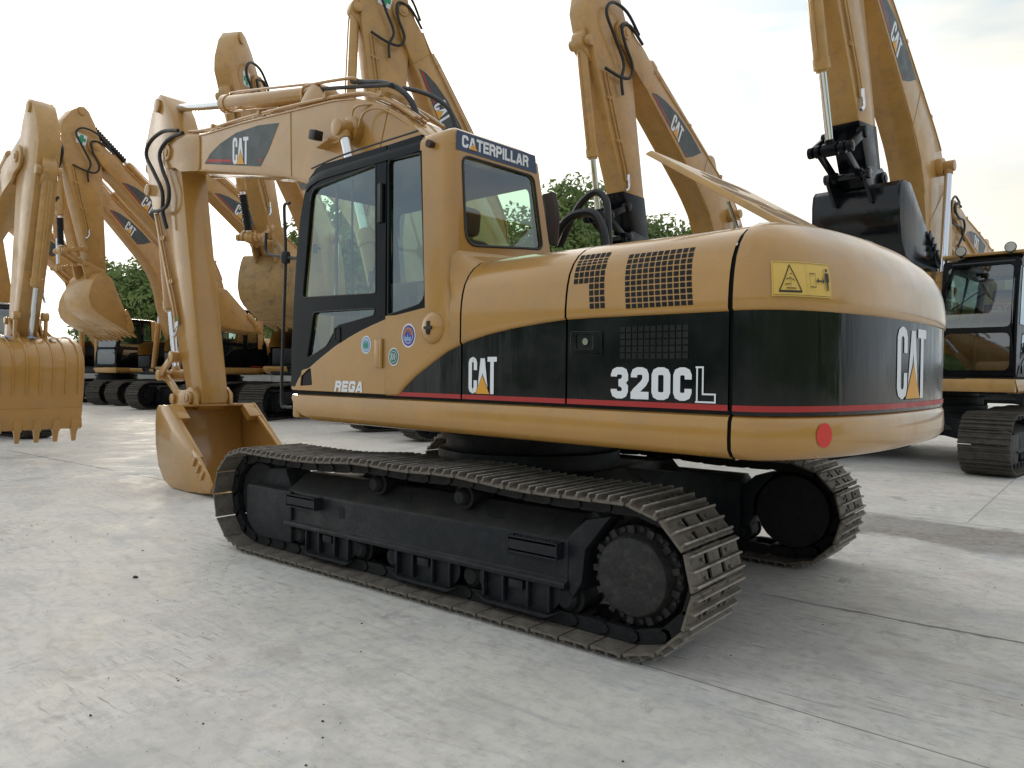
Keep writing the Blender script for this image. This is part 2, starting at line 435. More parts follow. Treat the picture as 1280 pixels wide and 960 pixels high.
def chain_mb():
    m = MB()
    for k in range(NSHOE):
        p, t = ST_[k]; n = inward(k); L = PITCH_*.60
        for y in (-.115, .115):
            vs = []
            pr = [(-L*.98, .030), (-L*.93, .070), (-L*.6, .082), (L*.6, .082), (L*.93, .070), (L*.98, .03), (L*.5, .006), (-L*.5, .006)]
            for yy in (y-.022, y+.022):
                for a, h in pr:
                    q = p+t*a+n*h; vs.append((q.x, yy, q.y))
            N = len(pr)
            m.add(vs, [list(range(N)), list(range(2*N-1, N-1, -1))]+[(i, i+N, (i+1) % N+N, (i+1) % N) for i in range(N)])
        q = p+t*(PITCH_/2)+n*.05
        m.cyl((q.x, -.15, q.y), (q.x, .15, q.y), .026, n=8)
    return m
def sprocket_mb():
    m = MB(); N = 22; pts = []
    for i in range(N):
        a = 2*PI*i/N
        for da, r in ((-.28, .285), (-.10, .335), (.10, .335), (.28, .285)): pts.append((-1.745+r*math.cos(a+da*2*PI/N*1.7), .42+r*math.sin(a+da*2*PI/N*1.7)))
    m.prism(pts, -.03, .03); m.cyl((-1.745, -.2, .42), (-1.745, .03, .42), .27, n=28); return m
def cover_mb():
    m = MB()
    m.turned((-1.725, .02, .405), (0, 1, 0), [(0, .255), (.075, .255), (.080, .222), (.125, .212), (.150, .200), (.156, .185), (.158, 0)], 36)
    for i in range(26):
        a = 2*PI*i/26; c, s_ = math.cos(a), math.sin(a)
        if i % 2: m.cyl((-1.725+.240*c, .06, .405+.240*s_), (-1.725+.240*c, .112, .405+.240*s_), .016, n=6)
        else: m.box((-1.725+.235*c, .085, .405+.235*s_), (.046, .085, .036), Matrix.Rotation(-a, 3, 'Y'))
    return m
def idler_mb():
    m = MB(); m.turned((1.745, -.09, .42), (0, 1, 0), [(0, .10), (0, .27), (.05, .275), (.051, .30), (.129, .30), (.13, .275), (.18, .27), (.18, .10)], 32)
    m.cyl((1.745, -.15, .42), (1.745, .10, .42), .09, n=20); return m
def roller_mb(x, z, r, w=.16):
    m = MB(); m.turned((x, -w, z), (0, 1, 0), [(0, r*.55), (.02, r*.8), (.05, r*.85), (.055, r*1.12), (.075, r*1.12), (.08, r), (2*w-.08, r), (2*w-.075, r*1.12), (2*w-.055, r*1.12), (2*w-.05, r*.85), (2*w-.02, r*.8), (2*w, r*.55)], 20); return m
def frame_mb():
    """long box beam with a sloping top, yz section swept along x"""
    sec = [(-.20, .17), (-.20, .60), (-.10, .655), (-.02, .655), (.145, .545), (.165, .530), (.170, .505), (.170, .315), (.205, .300), (.205, .272), (-.13, .272), (-.13, .17)]
    m = MB(); rings = []
    for x, k in ((1.28, 0), (-1.33, 0)):
        rings.append([(x, y, z) for y, z in sec])
    m.loft(rings)
    # raked rear end plate round the final drive
    m.prism([(-1.33, .29), (-1.33, .56), (-1.44, .66), (-1.60, .70), (-1.55, .64), (-1.44, .50), (-1.42, .32), (-1.36, .22)], -.16, .168)
    return m
def yoke_mb():
    m = MB()
    sec = fillet([(1.20, .14), (1.66, .14), (1.80, .24), (1.80, .53), (1.20, .53)], [.02, .06, .05, .03, .02], 3)
    m.prism(sec, .02, .188)
    m.prism([(1.30, .50), (1.75, .50), (1.62, .66), (1.40, .68)], -.12, .10)
    m.prism([(1.2, .2), (1.4, .2), (1.4, .5), (1.2, .5)], -.16, .03)
    return m
def guard_mb(x):
    m = MB()
    m.prism(fillet([(x-.30, .275), (x-.30, .18), (x-.22, .105), (x-.10, .085), (x+.10, .085), (x+.22, .105), (x+.30, .18), (x+.30, .275)], .04, 3), .150, .162)
    for dx in (-.24, -.09, .09, .24): m.prism([(x+dx-.007, .275), (x+dx-.007, .12), (x+dx+.007, .12), (x+dx+.007, .275)], .162, .198)
    m.prism(fillet([(x-.31, .135), (x-.22, .100), (x+.22, .100), (x+.31, .135), (x+.22, .085), (x-.22, .085)], .01, 2), .162, .20)
    m.box((x, .175, .235), (.10, .03, .05))
    return m
def step_mb(x):
    m = MB(); w = .17
    for z in (.515, .44): m.box((x, .235, z), (2*w, .006, .02))
    m.box((x, .235, .478), (2*w, .006, .075)); m.box((x-w, .205, .478), (.006, .07, .09)); m.box((x+w, .205, .478), (.006, .07, .09))
    m.box((x, .205, .438), (2*w, .06, .006))
    for i in range(12): m.box((x-w+.03+i*.0253, .235, .524), (.012, .008, .012))
    return m
def slot_mb(k):
    m = MB()
    for x in ((.08,), (-.72,), (), ())[k]:
        pts = fillet([(-.11, -.045), (.02, -.045), (.11, .045), (-.02, .045)], .03, 3)
        n = Vector((0, .62, .78)).normalized(); b = Vector((0, -.78, .62)).normalized()
        o = Vector((x, .0655, .598))+n*.004
        m.add([o+Vector((1, 0, 0))*u+b*v for u, v in pts], [list(range(len(pts)))])
    for x, w, h in ((), (), ((.62, .028, .04),), ((-.93, .03, .045),))[k]:
        q = fillet([(-w, -h), (w, -h), (w, h), (-w, h)], .01, 2); m.add([(x+u, .1725, .44+v) for u, v in q], [list(range(len(q)))])
    return m
def carbody_mb():
    m = MB()
    m.prism([(-.95, .52), (-.75, .74), (.75, .74), (.95, .52), (.8, .42), (-.8, .42)], -1.0, 1.0)
    for sx in (-1, 1):
        for sy in (-1, 1):
            m.loft([[(sx*.35, sy*.3, .74), (sx*.75, sy*.2, .74), (sx*.75, sy*.2, .45), (sx*.35, sy*.3, .45)],
                    [(sx*.85, sy*1.1, .64), (sx*1.28, sy*1.1, .62), (sx*1.28, sy*1.1, .33), (sx*.85, sy*1.1, .33)]])
    m.cyl((0, 0, .70), (0, 0, .86), .72, n=40); m.cyl((0, 0, .86), (0, 0, .99), .66, n=40)
    return m
def ring_mb():
    m = MB(); m.cyl((0, 0, .93), (0, 0, 1.05), .60, n=40); m.cyl((0, 0, .955), (0, 0, .985), .70, n=40)
    for i in range(30): a = 2*PI*i/30; m.cyl((.67*math.cos(a), .67*math.sin(a), .98), (.67*math.cos(a), .67*math.sin(a), 1.0), .016, n=6)
    return m
def undercarriage(root, full):
    cpart('carbody', 'carbody', carbody_mb, 'frame', root, bevel=.008)
    cpart('ring', 'swing_ring', ring_mb, 'frame', root)
    for ty in (TY, -TY):
        fl = Matrix.Diagonal((1, 1 if ty > 0 else -1, 1, 1))
        def mk(fn, *a):
            def g():
                m = fn(*a).xform(fl); m.xform(Matrix.Translation((0, ty, 0))); return m
            return g
        k = 'L' if ty > 0 else 'R'
        fr = cpart('frame'+k, 'track_frame', mk(frame_mb), 'frame', root, bevel=.006)
        cpart('yoke'+k, 'idler_guard', mk(yoke_mb), 'frame', fr, bevel=.008)
        cpart('cover'+k, 'drive_cover', mk(cover_mb), 'cover', fr, bevel=.002)
        cpart('spro'+k, 'sprocket', mk(sprocket_mb), 'steel_shaded', fr)
        cpart('idler'+k, 'idler_wheel', mk(idler_mb), 'steel_shaded', fr)
        for i in range(4): cpart('slot%s%d' % (k, i), 'frame_opening', mk(slot_mb, i), 'dark', fr)
        for i, x in enumerate((.30, -.50)): cpart('car%s%d' % (k, i), 'carrier_roller', mk(roller_mb, x, .675, .068), 'steel_shaded', fr)
        for i in range(8): cpart('rol%s%d' % (k, i), 'track_roller', mk(roller_mb, 1.16-i*.352, .205, .085), 'steel_shaded', fr)
        if full:
            for i, x in enumerate((.76, -.22, -.98)): cpart('gua%s%d' % (k, i), 'roller_guard', mk(guard_mb, x), 'frame', fr, bevel=.002)
            for i, x in enumerate((1.02, -1.13)): cpart('stp%s%d' % (k, i), 'step_bracket', mk(step_mb, x), 'frame', fr)
        ch = cpart('chain'+k, 'track_chain', mk(chain_mb), 'steel_shaded', root)
        if full:
            if 'shoe' not in CACHE: CACHE['shoe'] = shoe_mb().mesh('track_shoe', 'shoe', .0015, 30, 1)
            for i in range(NSHOE):
                o = link('track_shoe', CACHE['shoe'], ch); o.matrix_local = shoe_matrix(i, ty)
        else:
            def belt():
                m = MB()
                for i in range(NSHOE):
                    s = shoe_mb(True).xform(shoe_matrix(i, ty)); m.add(s.v, s.f)
                return m
            cpart('belt'+k, 'track_belt', belt, 'steel', root)

# ------------------------------------------------------------------ house (upper structure) without cab
def skirt_mb(full=True):
    m = MB(); xs = 1.27
    # left and right skirt: front end curves up
    for s in (1, -1):
        rings = []
        for z, d in PROF:
            r = []
            xf = 1.275-.30*max(0, (1.262-z)/.2)**2.6
            N = 26
            for k in range(N+1):
                x = xf+(-2.366-xf)*k/N; r.append((x, s*(YS-d), z))
            rings.append(r)
        m.loft(rings, closed=False)
        # front return and inner floor edge
        fr = [[(1.275-.30*max(0, (1.262-z)/.2)**2.6, s*y, z) for y in (YS-d, YS-d-.04, .75)] for z, d in PROF]
        m.loft(fr, closed=False)
    return m
def floor_mb():
    m = MB(); m.prism([(1.20, 1.262), (1.20, 1.08), (.95, 1.052), (-2.33, 1.052), (-2.33, 1.262)], -1.20, 1.20); return m
def gap_mb():
    m = MB()
    m.prism([(1.25, 1.255), (1.25, 1.292), (-2.36, 1.292), (-2.36, 1.255)], -YS+.035, YS-.035); return m
def counterweight_rings():
    tab = [(1.050, .22)]+PROF+[(1.270, .012)]
    R1 = [[(p.x, p.y, z) for p in cw_ring(d)] for z, d in tab]
    return R1
def cw_low_mb():
    m = MB(); m.loft(counterweight_rings(), closed=False); 
    r = cw_ring(.22); m.add([(p.x, p.y, 1.050) for p in r], [list(range(len(r)))])
    m.add([(XC, YS-.05, 1.06), (XC, YS-.05, 1.27), (XC, -YS+.05, 1.27), (XC, -YS+.05, 1.06)], [(0, 1, 2, 3)])
    return m
def cw_band_mb():
    m = MB(); m.loft([[(p.x, p.y, z) for p in cw_ring(.012)] for z in (1.268, 1.5, 1.742)], closed=False); return m
def cw_top_mb():
    m = MB(); rings = []
    for z, d in UP: 
        zz = z+.012*min(1, max(0, (z-1.8)/.3)); rings.append([(p.x, p.y, zz) for p in cw_ring(max(d, 0))])
    for zz, kk in ((2.203, .8), (2.208, 1.0)): rings.append([(p.x, p.y, zz) for p in cw_ring(kk)])
    m.loft(rings, closed=False)
    r = rings[-1]; m.add(r, [list(range(len(r)))])
    return m
def cw_seam_mb(s=1):
    m = MB(); rings = []
    pts = [(z, d) for z, d in PROF]+[(1.27, .02), (1.735, .02)]+[(z, max(d, .004)) for z, d in UP[1:]]
    for s in (s,):
        m.loft([[(x, s*(YS-d-.022), z+.0) for z, d in pts] for x in (-2.355, -2.395)], closed=False)
    return m
def hood_patch(x0, x1, top=True, zlow=None, nx=10, e=0, mirror=False, ztop=2.186, yend=None):
    """yellow upper skin between x0 and x1; zlow(x) gives its lower edge"""
    s = -1 if mirror else 1
    m = MB(); rings = []
    for k in range(nx+1):
        x = x0+(x1-x0)*k/nx; zl = zlow(x) if zlow else 1.738; r = []
        zs = [zl, zl+.004, zl+.014]+[zl+.014+(1.80-zl-.014)*q for q in (.35, .7)]
        for i, z in enumerate(zs): r.append((x, s*(YS-(.014 if i == 0 else (.006 if i == 1 else -.001))+e), z))
        tab = [t for t in UP if t[0] > 1.79]
        for z, d in tab:
            if z <= ztop+1e-6: r.append((x, s*(YS-d+e), z))
        if yend is not None: r.append((x, s*yend, 2.190))
        rings.append(r)
    m.loft(rings, closed=False); return m
ARC = [(-1.60, 1.738), (-1.42, 1.735), (-1.25, 1.722), (-1.04, 1.700), (-.85, 1.672), (-.66, 1.630), (-.50, 1.575), (-.35, 1.50), (-.20, 1.42), (-.09, 1.345), (-.03, 1.29), (0.03, 1.286)]
def arc(x):
    if x <= ARC[0][0]: return 1.738
    for (a, b), (c, d) in zip(ARC, ARC[1:]):
        if x <= c: return b+(d-b)*(x-a)/(c-a)
    return 1.286
def band_mb(x0, x1, nx=8, lower=1.284, e=0, mirror=False, noarc=False):
    s = -1 if mirror else 1
    m = MB(); r = []
    for k in range(nx+1):
        x = x0+(x1-x0)*k/nx; zt = (1.742 if noarc else min(1.742, arc(x)+.006)); r.append([(x, s*(YS-.013+e), lower), (x, s*(YS-.013+e), (lower+zt)/2), (x, s*(YS-.013+e), max(zt, lower+.001))])
    m.loft(r, closed=False); return m
def stripe_mb(x0, x1, mirror=False):
    s = -1 if mirror else 1
    m = MB(); m.add([(x, s*(YS-.0105), z) for x, z in ((x0, 1.286), (x1, 1.286), (x1, 1.313), (x0, 1.313))], [(0, 1, 2, 3)]); return m
def vent_mb(cells):
    """cells: list of (u0,u1,z0,z1) openings mapped on the left skin"""
    m = MB()
    for x0, x1, z0, z1, sh in cells:
        m.add([side_pt(x0+sh*(z0-1.9), z0, .0022), side_pt(x1+sh*(z0-1.9), z0, .0022), side_pt(x1+sh*(z1-1.9), z1, .0022), side_pt(x0+sh*(z1-1.9), z1, .0022)], [(0, 1, 2, 3)])
    return m
def vents_upper(w):
    c = []
    # tall grid, 11 x 10
    for i in range(0 if w else 11):
        for j in range(10):
            x = -1.80-i*.0345; z = 1.775+j*.0290; c.append((x, x-.027, z, z+.0225, .13))
    # narrow grid: 5 wide at the top, its front two columns stop half way
    for i in range(6 if w else 0):
        for j in range(9):
            if i < 3 and j < 4: continue
            x = -1.475-i*.034; z = 1.785+j*.0345; c.append((x, x-.027, z, z+.0275, .13))
    return vent_mb(c)
def vents_lower():
    c = []
    for i in range(11):
        for j in range(5):
            x = -1.775-i*.0355; z = 1.525+j*.0335; c.append((x, x-.0285, z, z+.027, 0))
    return vent_mb(c)

def house(root, rz, full):
    K = 'f' if full else 'b'
    y = 'yellow' if full else 'yellow_dull'
    sk = cpart('skirt'+K, 'deck_skirt', skirt_mb, y, root, rz, ang=40)
    cpart('floor', 'deck_floor', floor_mb, 'frame', root, rz, bevel=.01)
    cpart('gap', 'deck_gap', gap_mb, 'dark', root, rz)
    cw = cpart('cwl'+K, 'counterweight', cw_low_mb, y, root, rz, ang=50)
    cpart('cwb'+K, 'black_band', cw_band_mb, 'black', cw, ang=60)
    top = cpart('cwt'+K, 'upper_casting', cw_top_mb, y, cw, ang=60)
    cpart('seam', 'panel_seam', cw_seam_mb, 'dark', root, rz); cpart('seam2', 'panel_seam', lambda: cw_seam_mb(-1), 'dark', root, rz)
    def cws():
        m = MB(); N = 60; L = _cum[-1]
        m.loft([[cw_pt(L*k/N, z, .0035) for k in range(N+1)] for z in (1.286, 1.313)], closed=False); return m
    cpart('cws', 'red_stripe', cws, 'red', cw)
    segs = [(-2.362, -1.437, 'rear_side_panel'), (-1.424, -.628, 'middle_side_panel')]
    outs = []
    for i, (a, b, nm) in enumerate(segs):
        p = cpart('up%s%d' % (K, i), nm, lambda: hood_patch(a, b, zlow=arc, nx=16, yend=.55), y, root, rz, ang=50)
        cpart('bd%s%d' % (K, i), 'black_band', lambda: band_mb(a, b, 16), 'black', p)
        cpart('st%d' % i, 'red_stripe', lambda: stripe_mb(a, b), 'red', p)
        outs.append(p)
    # quarter below and behind the cab
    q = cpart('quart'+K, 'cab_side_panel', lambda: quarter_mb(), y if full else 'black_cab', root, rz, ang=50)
    cpart('bdq'+K, 'black_band', lambda: band_mb(-.614, .03, 20), 'black', q)
    cpart('stq', 'red_stripe', lambda: stripe_mb(-.614, .018), 'red', q)
    # right side
    rp = cpart('rs'+K, 'right_side_panel', lambda: hood_patch(-2.362, .95, nx=4, mirror=True, yend=.55), y, root, rz, ang=50)
    cpart('rsb'+K, 'black_band', lambda: band_mb(-2.362, .95, 4, mirror=True, noarc=True), 'black', rp)
    def eng():
        m = MB(); m.box((-.95, 0, 1.68), (2.75, 2.2, .80)); m.box((.62, -.98, 1.50), (.80, .56, .40)); return m
    cpart('eng', 'engine_bay', eng, 'frame', root, rz, bevel=.02)
    def hoodtop():
        m = MB(); m.prism([(-2.36, 2.17), (-2.36, 2.196), (-1.45, 2.196), (-1.45, 2.17)], -.62, .62) if not full else m.prism([(-1.43, 2.15), (-1.43, 2.192), (-.63, 2.192), (-.63, 2.15)], -.62, .62); return m
    cpart('ht'+K, 'hood_top', hoodtop, y, root, rz, bevel=.01)
    if not full: cpart('ht2', 'hood_top', lambda: MB().prism([(-1.43, 2.15), (-1.43, 2.192), (-.63, 2.192), (-.63, 2.15)], -.62, .62), y, root, rz, bevel=.01)
    return cw, top, outs, q
def quarter_mb():
    m = MB(); rings = []
    # x from -.614 to -.49: hood skin with a fillet that runs up into the cab pillar
    N = 10
    for k in range(N+1):
        x = -.614+(.094)*k/N; t = k/N
        lift = (1-math.sqrt(max(0, 1-t*t)))*.045
        r = []
        zl = arc(x)
        zs = [(zl, .014), (zl+.004, .006), (zl+.014, -.001), (zl+.06, -.001), (1.72, 0), (1.80, 0), (1.86, .005), (1.92, .014)]
        kk = 1-t*.93
        zs += [(1.98+lift*.3, .032*kk), (2.04+lift*.5, .066*kk), (2.09+lift*.7, .112*kk), (2.13+lift*.85, .175*kk), (2.16+lift, .32*kk+.05*t), (2.178+lift, .45), (2.19+lift, .80)]
        for z, d in zs: r.append((x, YS-d, z))
        rings.append(r)
    m.loft(rings, closed=False)
    # flat part forward to the door seam
    r = []
    PL = [(RX, 1.285), (-.515, 1.318), (-.498, 1.342), (-.467, 1.357), (-.43, 1.3615)]
    def pil(x):
        for (a, b), (c, d) in zip(PL, PL[1:]):
            if x <= c: return YS-(b+(d-b)*(x-a)/(c-a))
        return -.001
    for k in range(40):
        x = -.52+(.108+.52)*k/39; zl = arc(x)
        zt = 1.98 if x < -.30 else 1.82+(1.86-1.82)*max(0, (.0-x)/.33)
        r.append([(x, YS-d, z) for z, d in ((zl, .014), (zl+.004, .006), (zl+.014, -.001), (zl+.05, -.001), ((zl+1.78)/2, -.001), (1.76, -.001), (1.76+(zt-1.76)*.3, max(-.001, pil(x)*.15)), (1.76+(zt-1.76)*.6, max(-.001, pil(x)*.5)), (1.76+(zt-1.76)*.85, max(-.001, pil(x)*.85)), (zt, max(-.001, pil(x))))])
    m.loft(r, closed=False)
    return m

# ------------------------------------------------------------------ pixel of the photograph -> point on a lengthwise vertical plane of the foreground house
def at(u, v, y=YS):
    c, s = math.cos(PHI), math.sin(PHI)
    d = rt2*((u-640)/FPX)+up2*((480-v)/FPX)+fw
    C = Vector((c*CAM.x+s*CAM.y, -s*CAM.x+c*CAM.y, CAM.z)); D = Vector((c*d.x+s*d.y, -s*d.x+c*d.y, d.z))
    p = C+D*((y-C.y)/D.y); return (p.x, p.z)

# ------------------------------------------------------------------ cab
CURVE = [at(*p) for p in ((368.5, 484), (374, 472), (384, 462), (400, 448), (418.7, 433), (434, 423), (449.7, 414), (465, 406.5))]+[(.104, 1.800)]
def curve_z(x):
    c = sorted(CURVE)
    if x <= c[0][0]: return c[0][1]
    for (a, b), (p, q) in zip(c, c[1:]):
        if x <= p: return b+(q-b)*(x-a)/(p-a)
    return c[-1][1]
def wind_x(z): return 1.285-.205*max(0, (z-1.30)/1.65)**2.2
def door_lower_mb():
    m = MB(); top = [(x, z) for x, z in CURVE]
    pts = [(1.262, 1.296)]+[(1.272, 1.33)]+top+[(.104, 1.292)]
    yplate(m, fillet(pts, [.02, .02]+[0]*len(top)+[0], 3), [fillet([at(*p) for p in ((377, 463), (389, 459), (391, 482), (375, 483))], .02, 3)], 1.350, .024, .004); return m
def door_frame_mb():
    m = MB()
    outer = [(1.290, 1.298), (1.285, 1.55), (1.262, 1.95), (1.225, 2.30), (1.175, 2.60), (1.12, 2.78), (1.05, 2.90), (.96, 2.957), (.86, 2.972), (.118, 2.966), (.118, 1.76), (.5, 1.50), (1.0, 1.30)]
    h1 = fillet([at(*p) for p in ((388.5, 236), (468.6, 205), (468.6, 366.6), (377, 372))], [.09, .02, .02, .03], 4)
    h2 = fillet([at(*p) for p in ((391, 390), (467.5, 385), (467, 394), (421, 407), (407, 433), (382.5, 449))], .03, 3)
    yplate(m, outer, [h1, h2], 1.338, .030, .005); return m, h1, h2
def rear_frame_mb():
    m = MB(); h = fillet([at(*p) for p in ((484.5, 200), (525, 190.5), (530.5, 378), (483.5, 394))], [.03, .03, .09, .02], 4)
    outer = fillet([(.106, 2.966), (-.238, 2.966), (-.292, 1.86), (-.24, 1.83), (.106, 1.79)], [0, 0, .08, .02, 0], 3)
    yplate(m, outer, [h], 1.338, .030, .005); return m, h
def shrink(poly, k):
    cx = sum(p[0] for p in poly)/len(poly); cy = sum(p[1] for p in poly)/len(poly)
    return [(cx+(x-cx)*k, cy+(y-cy)*k) for x, y in poly]
def rim_mb(poly, y, r=.006):
    m = MB(); pts = [(x, y, z) for x, z in poly]; m.tube(pts+[pts[0]], r, 5, 1); return m
RX = -.52
def roof_sec(i=0, zc=0): return [(1.3615, 2.86), (1.360, 2.905), (1.345-i, 2.945-zc), (1.30-i, 2.972-zc), (1.20-i, 2.984-zc), (.66+i, 2.984-zc), (.57+i, 2.965-zc), (.52, 2.90), (.50, 2.86)]
def roof_mb(x0, x1, front):
    m = MB(); sec = roof_sec()
    st = [(x0, 0), (x1, 0)] if not front else [(x0, 0), (.80, 0), (.92, .006), (1.02, .028), (1.08, .062)]
    m.loft([[(x, y, z-dz) for y, z in sec] for x, dz in st]); return m
def rear_roof_mb():
    m = MB(); R = []
    for x, i, dz in ((RX+.0, .05, .075), (RX+.012, .03, .035), (RX+.04, .012, .012), (RX+.085, 0, 0), (-.235, 0, 0)):
        R.append([(x, (y-i if y > 1 else y+i), min(z, 2.984-dz) if k not in (0, 8) else z) for k, (y, z) in enumerate(roof_sec())])
    m.loft(R); return m
def pillar_mb():
    plan = [(-.250, 1.3615), (-.43, 1.3615), (-.467, 1.357), (-.498, 1.342), (-.515, 1.318), (RX, 1.285)]
    m = MB()
    rings = []
    for z in (1.83, 1.95, 2.2, 2.6, 2.875):
        r = [(x+(-.045+.045*(z-1.83)/1.05 if i == 0 else 0), y, z) for i, (x, y) in enumerate(plan)]; rings.append(r)
    # inner return makes it a solid post
    rings = [r+[(RX+.03, 1.285, r[0][2]), (r[0][0], 1.32, r[0][2])] for r in rings]
    m.loft(rings); return m
def rear_wall_mb():
    m = MB()
    h = fillet([(1.262, 2.80), (.585, 2.80), (.480, 2.315), (1.225, 2.245)], [.06, .05, .05, .10], 4)
    outer = [(1.29, 2.16), (1.29, 2.90), (.54, 2.90), (.355, 2.16)]
    xplate(m, outer, [h], RX+.012, .024, .004); return m, h
def taper(x, y, z): return (x, y-.045+.26*max(0, z-2.16)*1.0 if z > 2.16 else y-.045, z)
def cab(root, rz, full, seatmat='seat'):
    K = 'f' if full else 'b'; y = 'yellow' if full else 'yellow_dull'; g = 'glass' if full else 'glass_dark'
    c = cpart('cabf'+K, 'cab', lambda: door_frame_mb()[0], 'black_cab', root, rz, ang=40)
    _, h1, h2 = door_frame_mb(); _, h3 = rear_frame_mb(); _, h4 = rear_wall_mb()
    cpart('cabr'+K, 'rear_side_frame', lambda: rear_frame_mb()[0], 'black_cab', c, ang=40)
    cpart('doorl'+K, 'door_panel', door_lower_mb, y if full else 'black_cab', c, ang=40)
    def hole():
        m = MB(); q = fillet([at(*p) for p in ((376, 462), (390, 458), (392, 483), (374, 484))], .02, 3); m.add([(x, 1.34, z) for x, z in q], [list(range(len(q)))]); return m
    cpart('stephole'+K, 'foot_hole', hole, 'dark', c)
    def roofside(): return roof_mb(-.235, 1.08, True)
    cpart('roof'+K, 'roof', roofside, 'black_cab', c, ang=30)
    cpart('rroof'+K, 'rear_roof', rear_roof_mb, y, c, ang=50)
    cpart('pil'+K, 'rear_pillar', pillar_mb, y, c, ang=50)
    cpart('rwall'+K, 'rear_wall', lambda: rear_wall_mb()[0], y, c, ang=40)
    def pane(poly, yy):
        return lambda: MB().add([(x, yy, z) for x, z in poly], [list(range(len(poly)))])
    cpart('g1'+K, 'window_pane', pane(shrink(h1, 1.02), 1.334), g, c)
    cpart('g2'+K, 'window_pane', pane(shrink(h2, 1.02), 1.334), g, c)
    cpart('g3'+K, 'window_pane', pane(shrink(h3, 1.02), 1.334), g, c)
    cpart('g4'+K, 'rear_window_pane', lambda: MB().add([(RX+.010, a, b) for a, b in shrink(h4, 1.02)], [list(range(len(h4)))]), g, c)
    def seals():
        m = MB()
        for h, yy in ((h1, 1.353), (h2, 1.353), (h3, 1.353)): q = rim_mb(h, yy, .0055); m.add(q.v, q.f)
        q = MB().tube([(RX-.002, a, b) for a, b in h4+[h4[0]]], .009, 5, 1); m.add(q.v, q.f); return m
    cpart('seal'+K, 'window_seal', seals, 'hose', c)
    # windscreen side and right side
    def front():
        m = MB(); xplate(m, fillet([(1.345, 1.30), (1.345, 2.92), (.40, 2.92), (.40, 1.30)], .05, 3), [fillet([(1.27, 1.97), (1.27, 2.83), (.47, 2.83), (.47, 1.97)], .07, 4), fillet([(1.27, 1.38), (1.27, 1.89), (.47, 1.89), (.47, 1.38)], .09, 4)], 0, .03, .004)
        return m.map(lambda x, yy, z: (x+wind_x(z)-.02, yy, z))
    cpart('front', 'windscreen_frame', front, 'black_cab', c, ang=40)
    def fglass():
        m = MB()
        for z0, z1 in ((1.95, 2.85), (1.36, 1.91)):
            m.loft([[(wind_x(z)-.02, yy, z) for yy in (1.29, .45)] for z in [z0+(z1-z0)*k/6 for k in range(7)]], closed=False)
        return m
    cpart('fglass'+K, 'windscreen', fglass, g, c)
    def right():
        m = MB(); yplate(m, [(1.26, 1.30), (1.20, 2.4), (1.08, 2.86), (-.50, 2.86), (-.50, 1.30)], [fillet([(1.10, 1.95), (1.02, 2.75), (.35, 2.75), (.35, 1.75), (.95, 1.75)], .05, 3), fillet([(.26, 1.9), (.26, 2.75), (-.42, 2.75), (-.42, 1.9)], .05, 3)], .405, .03, .004); return m.map(taper)
    cpart('right', 'right_wall', right, 'black_cab', c, ang=40)
    cpart('rglass'+K, 'right_window_pane', lambda: MB().add([(1.12, .405, 1.74), (1.05, .405, 2.77), (-.44, .405, 2.77), (-.44, .405, 1.74)], [(0, 1, 2, 3)]).map(taper), g, c)
    def floor():
        m = MB(); m.box((.40, .875, 1.33), (1.68, .90, .05)); m.box((-.30, .85, 1.65), (.36, .85, .75)); return m
    cpart('cfloor', 'cab_floor', floor, 'grey_plastic', c)
    cpart('cceil', 'cab_ceiling', lambda: MB().box((.35, .90, 2.875), (1.5, .76, .02)), 'grey_plastic', c)
    def seat():
        m = MB(); m.box((.18, .87, 1.74), (.50, .50, .14)); m.box((-.07, .87, 2.08), (.13, .48, .62), Matrix.Rotation(-.14, 3, 'Y')); m.box((-.13, .87, 2.50), (.10, .28, .20), Matrix.Rotation(-.1, 3, 'Y'))
        return m
    st = cpart('seat'+seatmat, 'seat', seat, seatmat, c, bevel=.045)
    if seatmat != 'seat':
        m = MB(); word(m, 'CAT', lambda u, v, e: (-.015, .76+u, 2.26+v+0), .09, [.62, .8, .7], .2); part('seat_lettering', m, 'white', c)
    def cons():
        m = MB()
        for yy in (1.18, .56): m.box((.28, yy, 1.82), (.55, .13, .28)); m.cyl((.48, yy, 1.94), (.50, yy, 2.10), .012, n=8); m.cyl((.50, yy, 2.09), (.505, yy, 2.17), .028, .022, n=10)
        m.box((.28, .87, 1.52), (.42, .46, .34))
        for yy in (.78, .96): m.tube([(.95, yy, 1.36), (.93, yy, 1.6), (.85, yy, 1.80)], .014, 6); m.box((1.0, yy, 1.40), (.22, .10, .03))
        m.box((1.02, .52, 2.0), (.06, .16, .20)); return m
    cpart('cons', 'control_console', cons, 'grey_plastic', c, bevel=.006)
    def slider():
        m = MB(); x0, z0 = at(424, 225, 1.31); x1, z1 = at(419, 369, 1.31)
        m.box(((x0+x1)/2, 1.315, 2.38), (.022, .012, .86)); m.box((x0-.17, 1.315, 2.38), (.012, .01, .86))
        for u, v in ((394, 311), (437, 305)): x, z = at(u, v, 1.30); m.box((x, 1.30, z), (.035, .02, .07)); m.box((x-.02, 1.29, z), (.05, .02, .02))
        return m
    cpart('slider'+K, 'sliding_window_bar', slider, 'hose', c)
